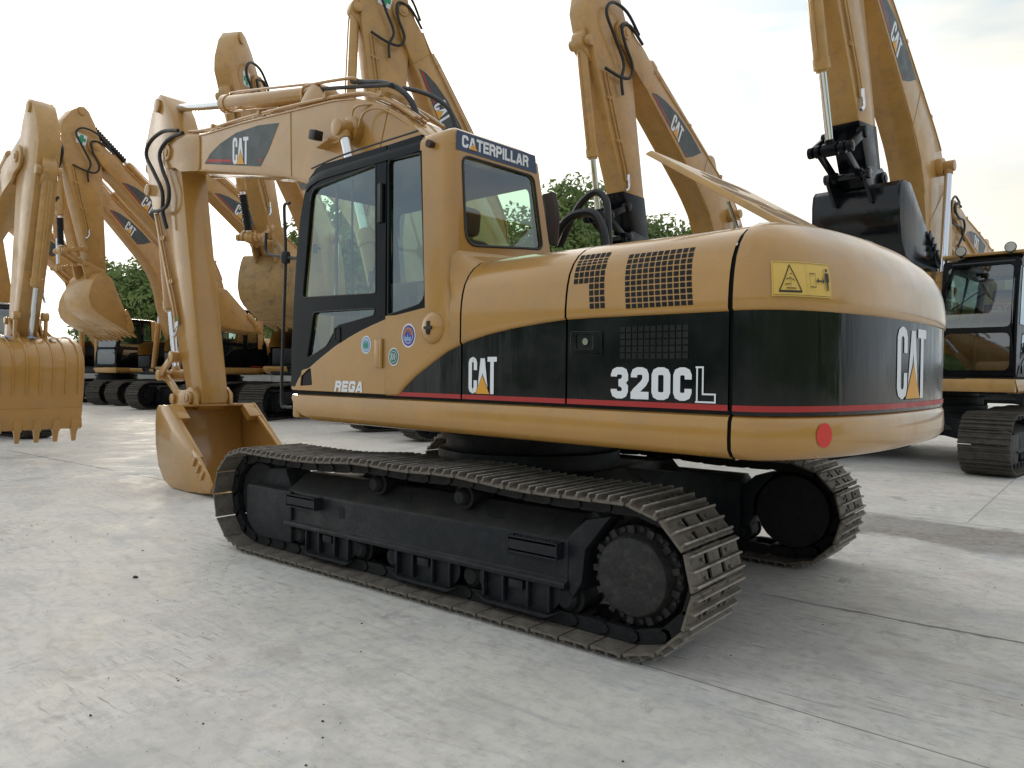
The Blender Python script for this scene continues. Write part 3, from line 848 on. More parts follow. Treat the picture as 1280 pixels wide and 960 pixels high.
    def hw(k):
        m = MB(); x, z = at(475.5, 254)
        if k == 0: m.box((x, 1.362, z), (.045, .02, .26)); m.cyl((x-.02, 1.372, z-.13), (x-.02, 1.372, z+.13), .012, n=8)
        x, z = at(423, 418)
        if k == 1: m.tube([(x-.01, 1.356, z+.045), (x+.015, 1.375, z+.045), (x+.02, 1.38, z), (x+.015, 1.375, z-.045), (x-.01, 1.356, z-.045)], .007, 6)
        if k == 2: m.tube([(1.02, 1.35, 2.965), (.6, 1.352, 2.992), (-.2, 1.352, 2.995)], .007, 6)
        if k == 3: m.tube([at(461, 365, 1.28)[:1]+(1.28,)+at(461, 365, 1.28)[1:], (.30, 1.28, 2.25), (.27, 1.28, 2.33), (.2, 1.28, 2.36)], .011, 6)
        return m
    for k_, n_ in enumerate(('upper_hinge', 'door_handle', 'roof_rail', 'grab_handle')): cpart('hw%d' % k_, n_, lambda: hw(k_), 'hose', c)
    def beam():
        m = MB(); m.box((1.235, .87, 1.17), (.10, .95, .18)); return m
    cpart('fbeam'+K, 'front_sill', beam, y, c, bevel=.02)
    return c

# ------------------------------------------------------------------ arm
def solve_joint(p, q, a, b, away):
    d = (q-p).length; d = max(min(d, a+b-.001), abs(a-b)+.001); x = (a*a-b*b+d*d)/(2*d); h = math.sqrt(max(a*a-x*x, 0)); u = (q-p).normalized(); n = Vector((-u.y, u.x))
    c1 = p+u*x+n*h; c2 = p+u*x-n*h
    return c1 if (c1-away).length > (c2-away).length else c2
def bellows(mb, p0, p1, r0, n=12):
    p0, p1 = Vector(p0), Vector(p1); d = p1-p0; prof = []
    for k in range(n):
        t = k/n; prof += [((t+.08/n)*d.length, r0*.72), ((t+.35/n)*d.length, r0), ((t+.65/n)*d.length, r0), ((t+.92/n)*d.length, r0*.72)]
    mb.turned(p0, d, [(0, .02)]+prof+[(d.length, .02)], 14)
def cylinder(parent, p0, p1, r, rr, frac, y, bodymat, name='hydraulic_cylinder', boot=False, eyemat=None):
    """ram between two pins; barrel takes the given fraction of the length; rod is a sub-part"""
    a, b = Vector(p0), Vector(p1); d = (b-a).normalized(); L = (b-a).length; m = MB()
    m.turned(a, d, [(0, 0.01), (.02, r*.8), (.06, r), (L*frac-.16, r), (L*frac-.155, r*1.13), (L*frac-.03, r*1.13), (L*frac-.025, r*.85), (L*frac, r*.85), (L*frac+.001, .01)], 18)
    s = Vector((0, 1, 0)); m.cyl(a-s*r*1.0, a+s*r*1.0, r*1.05, n=18)
    o = d.cross(s).normalized()
    m.tube([a+d*.14+o*r*1.15, a+d*.3+o*r*1.35, a+d*(L*frac-.28)+o*r*1.35, a+d*(L*frac-.14)+o*r*1.1], .014, 6, 3)
    c = part(name, m, bodymat, parent, bevel=.0)
    m = MB(); m.cyl(a+d*L*(frac-.02), b-d*.08, rr, n=16); k = part('piston_rod', m, 'chrome', c)
    m = MB(); m.cyl(b-d*.12, b-d*.0, rr*1.25, n=12); m.cyl(b-s*r*.95, b+s*r*.95, r*.95, n=18); part('rod_eye', m, eyemat or bodymat, c, bevel=.003)
    if boot: m = MB(); bellows(m, a+d*L*(frac+.02), b-d*.14, rr*1.9, 20); part('rubber_boot', m, 'hose', c)
    return c
BK_OUT = [(5.33, 1.005), (5.60, .995), (5.665, .93), (5.69, .78), (5.68, .52), (5.60, .25), (5.44, .08), (5.24, .015), (4.8, .008), (4.22, .055)]
def bucket_parts(parent, tk, mat, teeth=5, hw=.55, dirty=False, marks=False):
    P = [Vector(p) for p in BK_OUT]; inn = []
    for i, p in enumerate(P):
        t = (P[min(i+1, len(P)-1)]-P[max(i-1, 0)]).normalized(); n = Vector((-t.y, t.x))
        if n.dot(Vector((4.95, .55))-p) < 0: n = -n
        inn.append(p+n*.028)
    m = MB()
    N = len(P); rings = []
    for y in (-hw, hw): rings.append([(p.x, y, p.y) for p in P]+[(p.x, y, p.y) for p in inn[::-1]])
    m.loft(rings); m.map(tk)
    b = part('bucket', m, mat, parent, bevel=.004, ang=45)
    for s in (-1, 1):
        m = MB(); pl = fillet(list(BK_OUT)+[(4.22, .13), (4.30, .24), (4.56, .44), (5.27, .965)], [0]*10+[.02, .05, .05, .02], 3)
        y0, y1 = (hw, hw+.025) if s > 0 else (-hw-.025, -hw)
        m.prism(pl, y0, y1)
        # cutting strip along the mouth edge and corner gussets
        q = [(4.20, .06), (4.14, .14), (4.24, .27), (4.50, .475), (4.60, .52), (4.66, .44), (4.42, .24), (4.34, .10)]
        m.prism(q, s*(hw+.026) if s > 0 else s*(hw+.05), s*(hw+.05) if s > 0 else s*(hw+.026))
        m.prism([(5.30, .97), (4.55, .435), (4.57, .40), (5.33, .93)], s*hw, s*(hw-.05))
        m.prism([(5.33, 1.0), (5.12, .85), (5.20, .78), (5.40, .93)], s*hw, s*(hw-.16))
        for k in range(3): m.prism([(4.56-k*.10, .33-.07*k), (4.50-k*.10, .42-.07*k), (4.53-k*.10, .44-.07*k), (4.60-k*.10, .35-.07*k)], s*(hw+.03), s*(hw+.075))
        m.map(tk); part('side_plate', m, mat, b, bevel=.004)
    m = MB()
    for s in (-1, 1):
        m.prism(fillet([(5.28, .97), (5.33, 1.16), (5.45, 1.23), (5.56, 1.18), (5.86, 1.17), (5.98, 1.10), (5.98, .98), (5.72, .72), (5.60, .98)], .05, 3), s*.205, s*.245)
        m.cyl((5.45, s*.245, 1.08), (5.45, s*.285, 1.08), .085, n=18); m.cyl((5.45, s*.285, 1.08), (5.45, s*.30, 1.08), .05, n=12)
        m.cyl((5.92, s*.245, 1.06), (5.92, s*.28, 1.06), .065, n=16)
    m.cyl((5.45, -.2, 1.08), (5.45, .2, 1.08), .055, n=14); m.cyl((5.92, -.2, 1.06), (5.92, .2, 1.06), .045, n=14)
    m.map(tk); part('hinge_ears', m, mat, b, bevel=.004)
    # lip and teeth
    m = MB(); m.prism([(4.22, .05), (4.17, .075), (4.25, .11), (4.55, .06), (4.55, .02)], -hw-.02, hw+.02); m.map(tk); part('lip', m, mat, b, bevel=.003)
    for k in range(teeth):
        y = -hw+.08+(2*hw-.16)*k/(teeth-1); w = .058
        m = MB(); m.loft([[(4.36, y-w, .03), (4.36, y+w, .03), (4.34, y+w, .15), (4.34, y-w, .15)], [(4.15, y-w, .03), (4.15, y+w, .03), (4.15, y+w, .14), (4.15, y-w, .14)], [(4.14, y-w*.8, .045), (4.14, y+w*.8, .045), (4.14, y+w*.8, .125), (4.14, y-w*.8, .125)], [(3.95, y-w*.55, .055), (3.95, y+w*.55, .055), (3.95, y+w*.55, .075), (3.95, y-w*.55, .075)]])
        m.map(tk); part('bucket_tooth', m, mat, b, bevel=.004)
    # wear ribs round the outside of the shell
    m = MB()
    for k in range(7 if marks else 0):
        y = -hw+.06+(2*hw-.12)*k/6; r0 = [(x, z) for x, z in BK_OUT[1:9]]
        rr = []
        for i, (x, z) in enumerate(r0):
            t = (Vector(r0[min(i+1, len(r0)-1)])-Vector(r0[max(i-1, 0)])).normalized(); n = Vector((-t.y, t.x))
            if n.dot(Vector((4.95, .55))-Vector((x, z))) > 0: n = -n
            rr.append([(x, y-.02, z), (x+n.x*.02, y-.012, z+n.y*.02), (x+n.x*.02, y+.012, z+n.y*.02), (x, y+.02, z)])
        m.loft(rr)
    if marks: m.map(tk); part('wear_rib', m, mat, b)
    if marks:
        for s, yy, zz in ((1, .30, .50), (1, -.02, .46), (1, -.38, .47)):
            m = MB(); q = []
            for i in range(9): a = 2*PI*i/9; q.append((5.712, yy+.07*(1+.5*math.sin(i*2.3+yy*9))*math.cos(a), zz+.10*(1+.4*math.cos(i*3.1))*math.sin(a)))
            m.add(q, [list(range(9))]); m.map(tk); part('worn_patch', m, 'grey_plastic' if yy > .2 else 'sky_blue', b)
    return b
def cross_sticker(parent, F, H):
    m = MB(); polyF(m, [(0, 0), (H, 0), (H, H), (0, H)], F, .0025); s = part('safety_sticker', m, 'white', parent)
    m = MB(); a = H*.33; b = H*.67; c = H*.08; d = H*.92
    m.add([F(u, v, .004) for u, v in ((a, c), (b, c), (b, a), (d, a), (d, b), (b, b), (b, d), (a, d), (a, b), (c, b), (c, a), (a, a))], [list(range(12))]); part('sticker_cross', m, 'green', s)
def arm(root, rz, A=A0, B=B0, G=0, full=False, nose_black=False, bucket='yellow_dull', boot=False, bboot=False, sticker=False, marks=False, hw=.55, lampside=None, no_bucket=False, nose_z=2.10):
    y = 'yellow' if full else 'yellow_dull'
    dA, dB = A-A0, B-B0
    def tb2(x, z): v = FOOT+rot2(Vector((x, z))-FOOT, dA); return v
    T = tb2(TIP.x, TIP.y)
    def ts2(x, z): return T+rot2(Vector((x, z))-TIP, dB)
    Nn = ts2(NOSE.x, NOSE.y)
    def tk2(x, z): return Nn+rot2(Vector((x, z))-NOSE, dB+G)
    f3 = lambda f: (lambda x, yy, z: (f(x, z).x, yy, f(x, z).y))
    tb, ts, tk = f3(tb2), f3(ts2), f3(tk2)
    # boom: solid box up to the fork, then two cheeks that straddle the stick
    m = MB(); body = [p for p in BOOM if p[0] < 5.7]
    i0 = next(i for i, p in enumerate(BOOM) if p[0] > 5.6)
    m.prism([p for p in BOOM[:i0]]+[(5.62, 4.40), (5.66, 4.2), (5.62, 3.96)]+[p for p in BOOM[i0:] if p[0] < 5.6], -.215, .215)
    m.map(tb); boom = part('boom', m, y, root, rz, bevel=.012)
    m = MB()
    ck = fillet([(5.25, 4.34), (5.60, 4.42), (5.90, 4.42), (6.16, 4.50), (6.34, 4.36), (6.34, 4.20), (6.20, 4.08), (5.95, 4.06), (5.80, 3.98), (5.25, 3.90)], .06, 3)
    for s in (-1, 1):
        m = MB(); m.prism(ck, s*.185, s*.232); m.cyl((TIP.x, s*.20, TIP.y), (TIP.x, s*.262, TIP.y), .10, n=20); m.cyl((TIP.x, s*.262, TIP.y), (TIP.x, s*.275, TIP.y), .05, n=12)
        m.map(tb); part('boom_fork', m, y, boom, bevel=.006)
        m = MB(); m.cyl((2.04, s*.206, 3.72), (2.04, s*.30, 3.72), .13, n=20); m.map(tb); part('ram_boss', m, y, boom, bevel=.006)
    # top and bottom flange lines and a weld across the plates
    m = MB()
    def strip(pts, w=.014):
        for s in (-1, 1):
            m.tube([(x, s*.218, z) for x, z in pts], w/2, 5, 2)
    strip([(2.06, 4.035), (2.43, 4.10), (3.08, 4.16), (4.28, 4.27), (5.11, 4.32), (5.6, 4.38)]); strip([(5.6, 3.975), (5.1, 3.885), (4.2, 3.705), (3.26, 3.505), (2.7, 3.315), (2.3, 3.03)])
    strip([(3.19, 4.165), (3.17, 3.48)], .008); strip([(1.55, 3.83), (1.95, 2.66)], .008)
    m.map(tb); part('weld_seams', m, y, boom)
    # bracket of the stick ram
    m = MB()
    for s in (-1, 1): m.prism(fillet([(2.55, 4.10), (2.80, 4.36), (2.90, 4.42), (3.02, 4.38), (3.25, 4.17)], .05, 3), s*.10, s*.135)
    m.map(tb); part('ram_bracket', m, y, boom, bevel=.004)
    # decal on the left cheek of the outer boom
    Fb = lambda u, v, e: tb(4.43-u, .2165+e, 3.835-.172*u+v)
    m = MB(); pts = [(5.14, 3.965), (5.00, 4.06), (4.75, 4.135), (4.36, 4.185), (3.85, 4.165), (3.42, 4.10), (3.62, 3.86), (3.80, 3.70)]
    m.add([tb(x, .2175, z) for x, z in pts], [list(range(8))]); dc = part('boom_decal', m, 'slate', boom)
    m = MB(); m.add([tb(x, .2185, z) for x, z in ((5.03, 4.005), (4.46, 3.895), (4.46, 3.865), (5.08, 3.975))], [(0, 1, 2, 3)]); part('decal_stripe', m, 'red', dc); m = MB(); m.add([tb(x, .2185, z) for x, z in ((3.83, 3.79), (3.76, 3.775), (3.80, 3.75), (3.83, 3.755))], [(0, 1, 2, 3)]); part('decal_stripe', m, 'red', dc)
    cat_logo(Fb, .31, dc, step=1)
    # pipes and hoses along the top
    m = MB()
    for yy, dz in ((.17, .045), (.11, .05), (-.17, .045)):
        m.tube([(x, yy, z+dz) for x, z in ((1.22, 3.64), (1.61, 3.89), (2.06, 4.06), (3.08, 4.19), (4.28, 4.30), (5.11, 4.35), (5.65, 4.43))], .019, 7, 3)
    for x, z in ((1.7, 3.98), (2.6, 4.17), (3.9, 4.29), (5.0, 4.37)): m.box((x, 0, z+.03), (.05, .40, .05))
    m.map(tb); part('hydraulic_pipes', m, y, boom)
    for k, pl in enumerate(([(222, 163), (205, 165), (191, 178), (187, 195), (196, 215), (206, 240), (205, 265), (208, 285)], [(228, 166), (212, 175), (203, 192), (207, 212), (215, 235), (213, 255), (203, 263), (190, 264)])):
        m = MB(); q = []
        for i, uv in enumerate(pl):
            x, z = at(*uv, .24); w = min(1, max(0, (i-.5)/3)); a = Vector(tb2(x, z)); b = Vector(ts2(x, z)); c = a.lerp(b, w); q.append((c.x, .235+.05*math.sin(PI*i/(len(pl)-1)), c.y))
        m.tube(q, .025, 8, 5); part('stick_hose', m, 'hose', boom)
    # stick
    m = MB()
    m.prism(STICK, -.168, .168); m.map(ts); stick = part('stick', m, y, root, rz, bevel=.010)
    m = MB()
    for s in (-1, 1):
        for (a_, b_), w_, r_, nm_ in (((6.60, 5.02), .20, .09, 'ram_boss'), ((NOSE.x, NOSE.y), .20, .12, 'bucket_pin_boss'), ((5.98, 1.60), .27, .075, 'link_pin_boss'), ((6.93, 3.93), .19, .08, 'ram_boss')):
            q_ = MB(); q_.cyl((a_, s*(.168 if r_ != .08 else .1), b_), (a_, s*w_, b_), r_, n=18); q_.map(ts); part(nm_, q_, ('black_cab' if nose_black and b_ < 2 else y), stick, bevel=.004)
    for s in ():
        m.cyl((6.60, s*.168, 5.02), (6.60, s*.20, 5.02), .09, n=18); m.cyl((NOSE.x, s*.168, NOSE.y), (NOSE.x, s*.20, NOSE.y), .12, n=18)
        m.cyl((5.98, s*.168, 1.60), (5.98, s*.27, 1.60), .075, n=16); m.cyl((6.93, s*.1, 3.93), (6.93, s*.19, 3.93), .08, n=16)
        pass
    m.prism(fillet([(6.70, 3.6), (7.05, 3.85), (7.05, 4.02), (6.9, 4.2), (6.7, 4.1)], .04, 2), -.10, .10)
    m.map(ts); part('ram_lug', m, y, stick, bevel=.004)
    m = MB()
    for dx in (-.02, .05): m.tube([(6.56+dx, .195, 3.55), (6.25+dx, .195, 2.8), (6.0+dx, .195, 2.25), (5.93+dx, .195, 2.02)], .016, 6, 3)
    for z in (3.2, 2.6): m.box((6.42-(3.2-z)*.42, .185, z), (.16, .03, .05))
    m.map(ts); part('stick_pipes', m, y, stick)
    m = MB(); m.tube([(5.93, .20, 2.10), (5.92, .21, 1.98), (5.95, .22, 1.9), (6.0, .21, 1.86)], .022, 8, 4); m.cyl((5.93, .2, 2.12), (5.93, .2, 2.02), .028, n=8)
    m.map(ts); part('pipe_fitting', m, 'chrome', stick)
    if nose_black:
        m = MB(); k = [(5.965+(nose_z-1.715)*.42, nose_z), (5.965, 1.715), (5.675, 1.01), (5.565, .915), (5.415, .915), (5.295, 1.01), (5.285, 1.22), (5.285+(nose_z-1.22)*.233, nose_z)]
        m.prism(k, -.173, .173); m.map(ts); part('painted_nose', m, 'black_cab', stick, bevel=.004)
    Fs = lambda u, v, e: ts(6.62-u, .171+e, 4.20+v)
    if sticker: cross_sticker(stick, Fs, .26)
    # linkage
    bm_ = 'black_cab' if nose_black else y
    ear = tk2(5.92, 1.06); lp = ts2(5.98, 1.60)
    J = solve_joint(lp, ear, .48, .56, ts2(5.3, 1.9))
    v3 = lambda p, yy: Vector((p.x, yy, p.y))
    m = MB()
    for s in (-1, 1):
        for a, b, w, yy in ((lp, J, .045, .235), (J, ear, .05, .15)):
            d = (b-a).normalized(); n = Vector((-d.y, d.x)); m.prism([tuple(a+n*w), tuple(b+n*w), tuple(b-n*w), tuple(a-n*w)], s*yy-.02, s*yy+.02)
            for p in (a, b): m.cyl((p.x, s*yy-.028, p.y), (p.x, s*yy+.028, p.y), w*1.5, n=16)
    m.cyl(v3(J, -.27), v3(J, .27), .042, n=14); m.cyl(v3(ear, -.17), v3(ear, .17), .04, n=12)
    part('bucket_linkage', m, bm_, root, rz, bevel=.003)
    bp0 = ts2(6.93, 3.93)
    cylinder_rz(root, rz, v3(bp0, 0), v3(J, 0), .085, .045, .66, y, 'bucket_ram', bboot, bm_)
    p0 = tb2(2.90, 4.33); p1 = ts2(6.60, 5.02)
    cylinder_rz(root, rz, v3(p0, 0), v3(p1, 0), .098, .052, .585, y, 'stick_ram', boot)
    for s in (-1, 1):
        p1 = tb2(2.04, 3.72); cylinder_rz(root, rz, Vector((1.15, s*.36-.0, 1.22)), v3(p1, s*.36), .085, .05, .60 if full else .5, y, 'boom_ram', False)
    if not no_bucket:
        b = bucket_parts(root, tk, bucket, 5, hw, marks=marks); b.rotation_euler.z = rz
    return boom, stick, tb, ts
def cylinder_rz(root, rz, a, b, r, rr, frac, mat, name, boot, eye=None):
    c = cylinder(root, a, b, r, rr, frac, 0, mat, name, boot, eye); c.rotation_euler.z = rz; return c

# ================================================================== foreground machine
main = thing('excavator', 'nearest, largest ochre excavator with 320CL on its black side band, bucket resting on the concrete', 'excavator', (0, 0, 0), 0)
undercarriage(main, True)
cw, cwtop, (rearp, midp), quart = house(main, PHI, True)
cabo = cab(main, PHI, True)
boom, stick, tb, ts = arm(main, PHI, full=True, bucket='yellow')
# raised engine hood
def hoodpanel():
    m = MB(); a = Vector((-2.32, 0, 2.215)); d = Vector((.82, 0, .53)); n = Vector((-d.z, 0, d.x)).normalized()
    rings = []
    for t, h in ((0, .0), (.02, .035), (.98, .035), (1, .012)):
        p = a+d*t; rings.append([(p.x, .72, p.z), (p.x+n.x*h, .70, p.z+n.z*h), (p.x+n.x*h, -.55, p.z+n.z*h), (p.x, -.57, p.z)])
    m.loft(rings); return m
hp = part('raised_hood', hoodpanel(), 'yellow_dull', main, PHI, bevel=.008)
m = MB(); d = Vector((.82, 0, .53)); n = Vector((-d.z, 0, d.x)).normalized()
for k, (t0, t1, y0, y1) in enumerate(((.10, .26, .60, .12), (.34, .50, .66, .02), (.33, .47, -.05, -.45), (.60, .72, .55, .10), (.76, .90, .30, -.35), (.12, .24, .0, -.44))):
    q = fillet([(t0, y0), (t1, y0-.03), (t1+.02, y1), (t0+.02, y1+.04)], .05, 3); o = Vector((-2.32, 0, 2.215))
    m.add([o+d*t+n*.0365+Vector((0, yy, 0)) for t, yy in q], [list(range(len(q)))])
part('bare_patch', m, paint('bare_primer', (.30, .18, .09), .8, .3), hp)
m = MB(); m.cyl((-1.9, .45, 2.45), (-2.0, .45, 2.18), .012, n=8); m.cyl((-1.9, -.4, 2.45), (-2.0, -.4, 2.18), .012, n=8); part('hood_stay', m, 'chrome', hp)
m = MB(); m.box((-2.36, 0, 2.205), (.06, 1.0, .04)); m.box((-2.42, -.25, 2.235), (.10, .12, .05)); part('hood_hinge', m, 'hose', hp, bevel=.006)

# lettering and marks on the left side
def Fside(x0, z0, sl=0): return lambda u, v, e: (x0-u, YS-.012+e, z0+v)
def FsideY(x0, z0): return lambda u, v, e: (x0-u, YS+.002+e, z0+v)
cat_logo(Fside(-.685, 1.322), .218, midp, wl=.33, t=.13, step=1)
m = MB(); L = word(m, '320C', Fside(-1.722, 1.325), .158, [.66, .66, .66, .62], .235, .10, .003, step=1); part('lettering', m, 'white', rearp)
m = MB(); x0 = -1.722-L-.004; F = Fside(x0, 1.318)
for k, (a, b) in enumerate((((.008, 0), (.008, .17)), ((0, .166), (.042, .166)), ((.038, .166), (.038, .045)), ((.034, .041), (.105, .041)), ((.101, .041), (.101, 0)), ((.105, .004), (0, .004)))):
    ribbon(m, [a, b], .008, F, 1, .003+.0004*k, 1)
part('outline_letter', m, 'white', rearp)
for w_ in (0, 1): part('air_vent', vents_upper(w_), 'dark', rearp)
part('lower_air_vent', vents_lower(), 'dark', rearp)
m = MB(); yplate(m, fillet([at(712, 414), at(752, 414), at(752, 445), at(712, 445)], .02, 3), [fillet([at(719, 417.5), at(740, 417.5), at(740, 436), at(719, 436)], .01, 3)], YS-.010, .012, .003)
m.box((at(731, 442)[0], YS-.004, at(731, 442)[1]), (.17, .012, .01)); lt = part('door_latch', m, 'black', rearp)
m = MB(); x, z = at(731, 427); m.cyl((x, YS-.012, z), (x, YS-.002, z), .018, n=16); part('lock_barrel', m, 'chrome', lt)
m = MB(); q = fillet([at(719, 417.5), at(740, 417.5), at(740, 436), at(719, 436)], .01, 3); m.add([(x, YS-.0125, z) for x, z in q], [list(range(len(q)))]); part('latch_recess', m, 'dark', lt)
# door seam, door hinge, filler cap
m = MB(); m.box((.108, YS-.004, 1.545), (.008, .006, .50)); part('door_seam', m, 'dark', cabo)
m = MB(); x, z = at(474, 442); m.box((x, YS+.004, z), (.075, .022, .19)); m.cyl((x-.036, YS+.012, z-.10), (x-.036, YS+.012, z+.10), .012, n=10); part('door_hinge', m, 'yellow', cabo, bevel=.004)
m = MB(); x, z = at(541, 410); m.turned((x, YS-.03, z), (0, 1, 0), [(0, .105), (.03, .103), (.045, .095), (.058, .07), (.066, .035), (.068, 0)], 28); fc = part('filler_cap', m, 'yellow', quart, ang=60)
m = MB(); m.box((x, YS+.040, z), (.022, .012, .085)); m.box((x, YS+.042, z), (.07, .012, .018)); m.cyl((x, YS+.03, z-.02), (x, YS+.046, z-.02), .017, n=12); part('cap_lock', m, 'hose', fc)
m = MB(); m.cyl((-.36, YS, 2.872), (-.36, YS+.035, 2.872), .020, n=14); m.cyl((-.36, YS+.02, 2.872), (-.36, YS+.045, 2.872), .025, n=14); part('pillar_plug', m, 'dark_plug', cabo)
# round stickers
def sticker(uv, r, rim, col, nm, lab, design):
    x, z = at(*uv); s = None
    for k, (rr, mt) in enumerate(((r, rim), (r*.88, col), (r*.66, rim), (r*.60, col))):
        m = MB(); q = [(x+rr*.9*math.cos(a), YS+.0030+.0008*k, z+rr*math.sin(a)) for a in [2*PI*i/32 for i in range(32)]]; m.add(q, [list(range(32))])
        o = part(nm if s is None else 'sticker_ring', m, mt, s if s else cabo, label=lab if s is None else None)
        s = s or o
    m = MB()
    F = lambda u, v, e: (x-u, YS+.0068+e, z+v)
    if design == 'trees':
        for i in (-1, 0, 1): polyF(m, [(i*r*.3-r*.11, -r*.35), (i*r*.3+r*.11, -r*.35), (i*r*.3+r*.13, 0), (i*r*.3, r*.4), (i*r*.3-r*.13, 0)], F, 0)
        part('sticker_print', m, 'green', s)
    elif design == 'spokes':
        for i in range(5):
            a = R_(20+35*i); c, d = math.cos(a), math.sin(a); m2 = [(c*r*.36-d*r*.11, d*r*.36+c*r*.11), (c*r*.72-d*r*.13, d*r*.72+c*r*.13), (c*r*.72+d*r*.13, d*r*.72-c*r*.13), (c*r*.36+d*r*.11, d*r*.36-c*r*.11)]
            polyF(m, m2, F, .0004*i)
        part('sticker_print', m, 'seat_amber', s)
        m = MB(); polyF(m, [(-r*.5, -r*.45), (r*.5, -r*.45), (r*.35, -r*.05), (r*.1, -r*.2), (0, r*.15), (-r*.15, -r*.2), (-r*.35, -r*.02)], F, .002); part('sticker_print', m, 'sky_blue', s)
    else:
        for i in range(3): ribbon(m, [(-r*.45+i*r*.3, -r*.35), (-r*.25+i*r*.3, 0), (-r*.4+i*r*.3, r*.38)], r*.1, F, 1, .0004*i, 1)
        part('sticker_print', m, 'white', s)
M['seat_amber'] = paint('amber_print', (.45, .17, .08), .5, .1)
sticker((458, 431), .062, 'white', 'sky_blue', 'round_sticker', 'round white and blue sticker', 'trees')
sticker((511, 419.5), .078, 'white', 'purple', 'round_sticker', 'large round purple sticker', 'spokes')
sticker((492.5, 446), .060, 'white', 'teal', 'round_sticker', 'small round green sticker', 'wave')
# name plate on the door, slanted
x, z = at(418, 489.5); m = MB(); word(m, 'REGA', FsideY(x-.005, z+.002), .078, [1.0, .95, 1.0, 1.05], .27, .10, .003, slant=.22, step=1); part('door_lettering', m, 'white', cabo)
# rear wall label
Fr = lambda u, v, e: (RX-.001-e, 1.315-u, 2.838+v-.0*u)
m = MB(); m.add([Fr(u, v, .002) for u, v in ((.0, -.012), (.765, -.012), (.745, .108), (.0, .108))], [(0, 1, 2, 3)]); rl = part('name_label', m, 'blue', cabo)
m = MB(); word(m, 'CATERPILLAR', lambda u, v, e: Fr(u+.045, v+.012, e), .076, [.74, .80, .74, .66, .76, .74, .3, .66, .66, .80, .76], .225, .07, .004, step=1); part('lettering', m, 'white', rl)
m = MB(); polyF(m, [(.107, .010), (.180, .010), (.143, .05)], Fr, .0075); part('triangle', m, 'orange', rl)
# counterweight marks
def sfind(u, v, zz):          # arc length on the counterweight under a pixel of the photograph
    best = None
    for k in range(400):
        s = _cum[-1]*k/400; p = cw_pt(s, zz)
        c_, s_ = math.cos(PHI), math.sin(PHI); w = Vector((c_*p[0]-s_*p[1], s_*p[0]+c_*p[1], zz))-CAM
        uu = 640+FPX*w.dot(rt2)/w.dot(fw)
        if best is None or abs(uu-u) < best[0]: best = (abs(uu-u), s)
        if uu > 1172: break
    return best[1]
s0, s1 = sfind(1121, 450, 1.5), sfind(1157, 450, 1.5)
Fc = lambda u, v, e: cw_pt(s0+u*(s1-s0)/.46, 1.333+v, e)
cat_logo(Fc, .375, cw, wl=.37, t=.13, step=.08)
s2, s3 = sfind(964, 350, 1.86), sfind(1038, 350, 1.86)
Fw = lambda u, v, e: cw_pt(s2+u*(s3-s2), 1.80+v, e)
def Fpoly(pts, e, nm, mat, par, sub=6):
    m = MB(); polyF(m, pts, Fw, e); return part(nm, m, mat, par)
m = MB(); m.loft([[Fw(k/16, .158*j/10, .0045) for k in range(17)] for j in range(11)], closed=False); ws = part('warning_sign', m, 'warn', cw)
m = MB()
k = 0
for pl in ([(.10, .022), (.445, .022), (.27, .140), (.10, .022)],):
    for a, b in zip(pl, pl[1:]): ribbon(m, [a, b], .009, lambda u, v, e: Fw(u, v, e), 1, .0070+.0004*k, .06); k += 1
for pl in ([(0.02, .006), (.98, .006)], [(.98, .006), (.98, .152)], [(.98, .152), (.02, .152)], [(.02, .152), (.02, .006)], [(.535, .006), (.535, .152)]): ribbon(m, pl, .0018, lambda u, v, e: Fw(u, v, e), 1, .0070+.0004*k, .08); k += 1
for pl in ([(.27, .045), (.27, .088)], [(.20, .075), (.27, .082), (.33, .07)], [(.20, .036), (.35, .036)], [(.18, .052), (.26, .055)], [(.255, .100), (.29, .100)], [(.58, .045), (.58, .105)], [(.68, .045), (.68, .105)], [(.58, .045), (.68, .045)], [(.58, .105), (.68, .105)]): ribbon(m, pl, .004, lambda u, v, e: Fw(u, v, e), 1, .0070+.0004*k, .06); k += 1
ribbon(m, [(.72, .075), (.82, .075)], .006, Fw, 1, .0075, .05)
for sgn, ux in ((1, .70), (-1, .84)): polyF(m, [(ux, .075), (ux+sgn*.035, .091), (ux+sgn*.035, .059)], Fw, .0125)
# standing figure pictogram
polyF(m, [(.90+.022*math.cos(a), .125+.009*math.sin(a)) for a in [2*PI*i/12 for i in range(12)]], Fw, .0130)
polyF(m, [(.865, .112), (.935, .112), (.935, .072), (.92, .072), (.92, .032), (.905, .032), (.90, .068), (.895, .032), (.88, .032), (.88, .072), (.865, .072)], Fw, .0132)
part('sign_print', m, 'ink', ws)
sd = sfind(1027, 540, 1.2)
m = MB(); m.add([cw_pt(sd+.050*math.cos(a), 1.180+.056*math.sin(a), .003, d=.0) for a in [2*PI*i/32 for i in range(32)]], [list(range(32))]); part('red_dot', m, 'red_dot', cw, label='round red sticker')
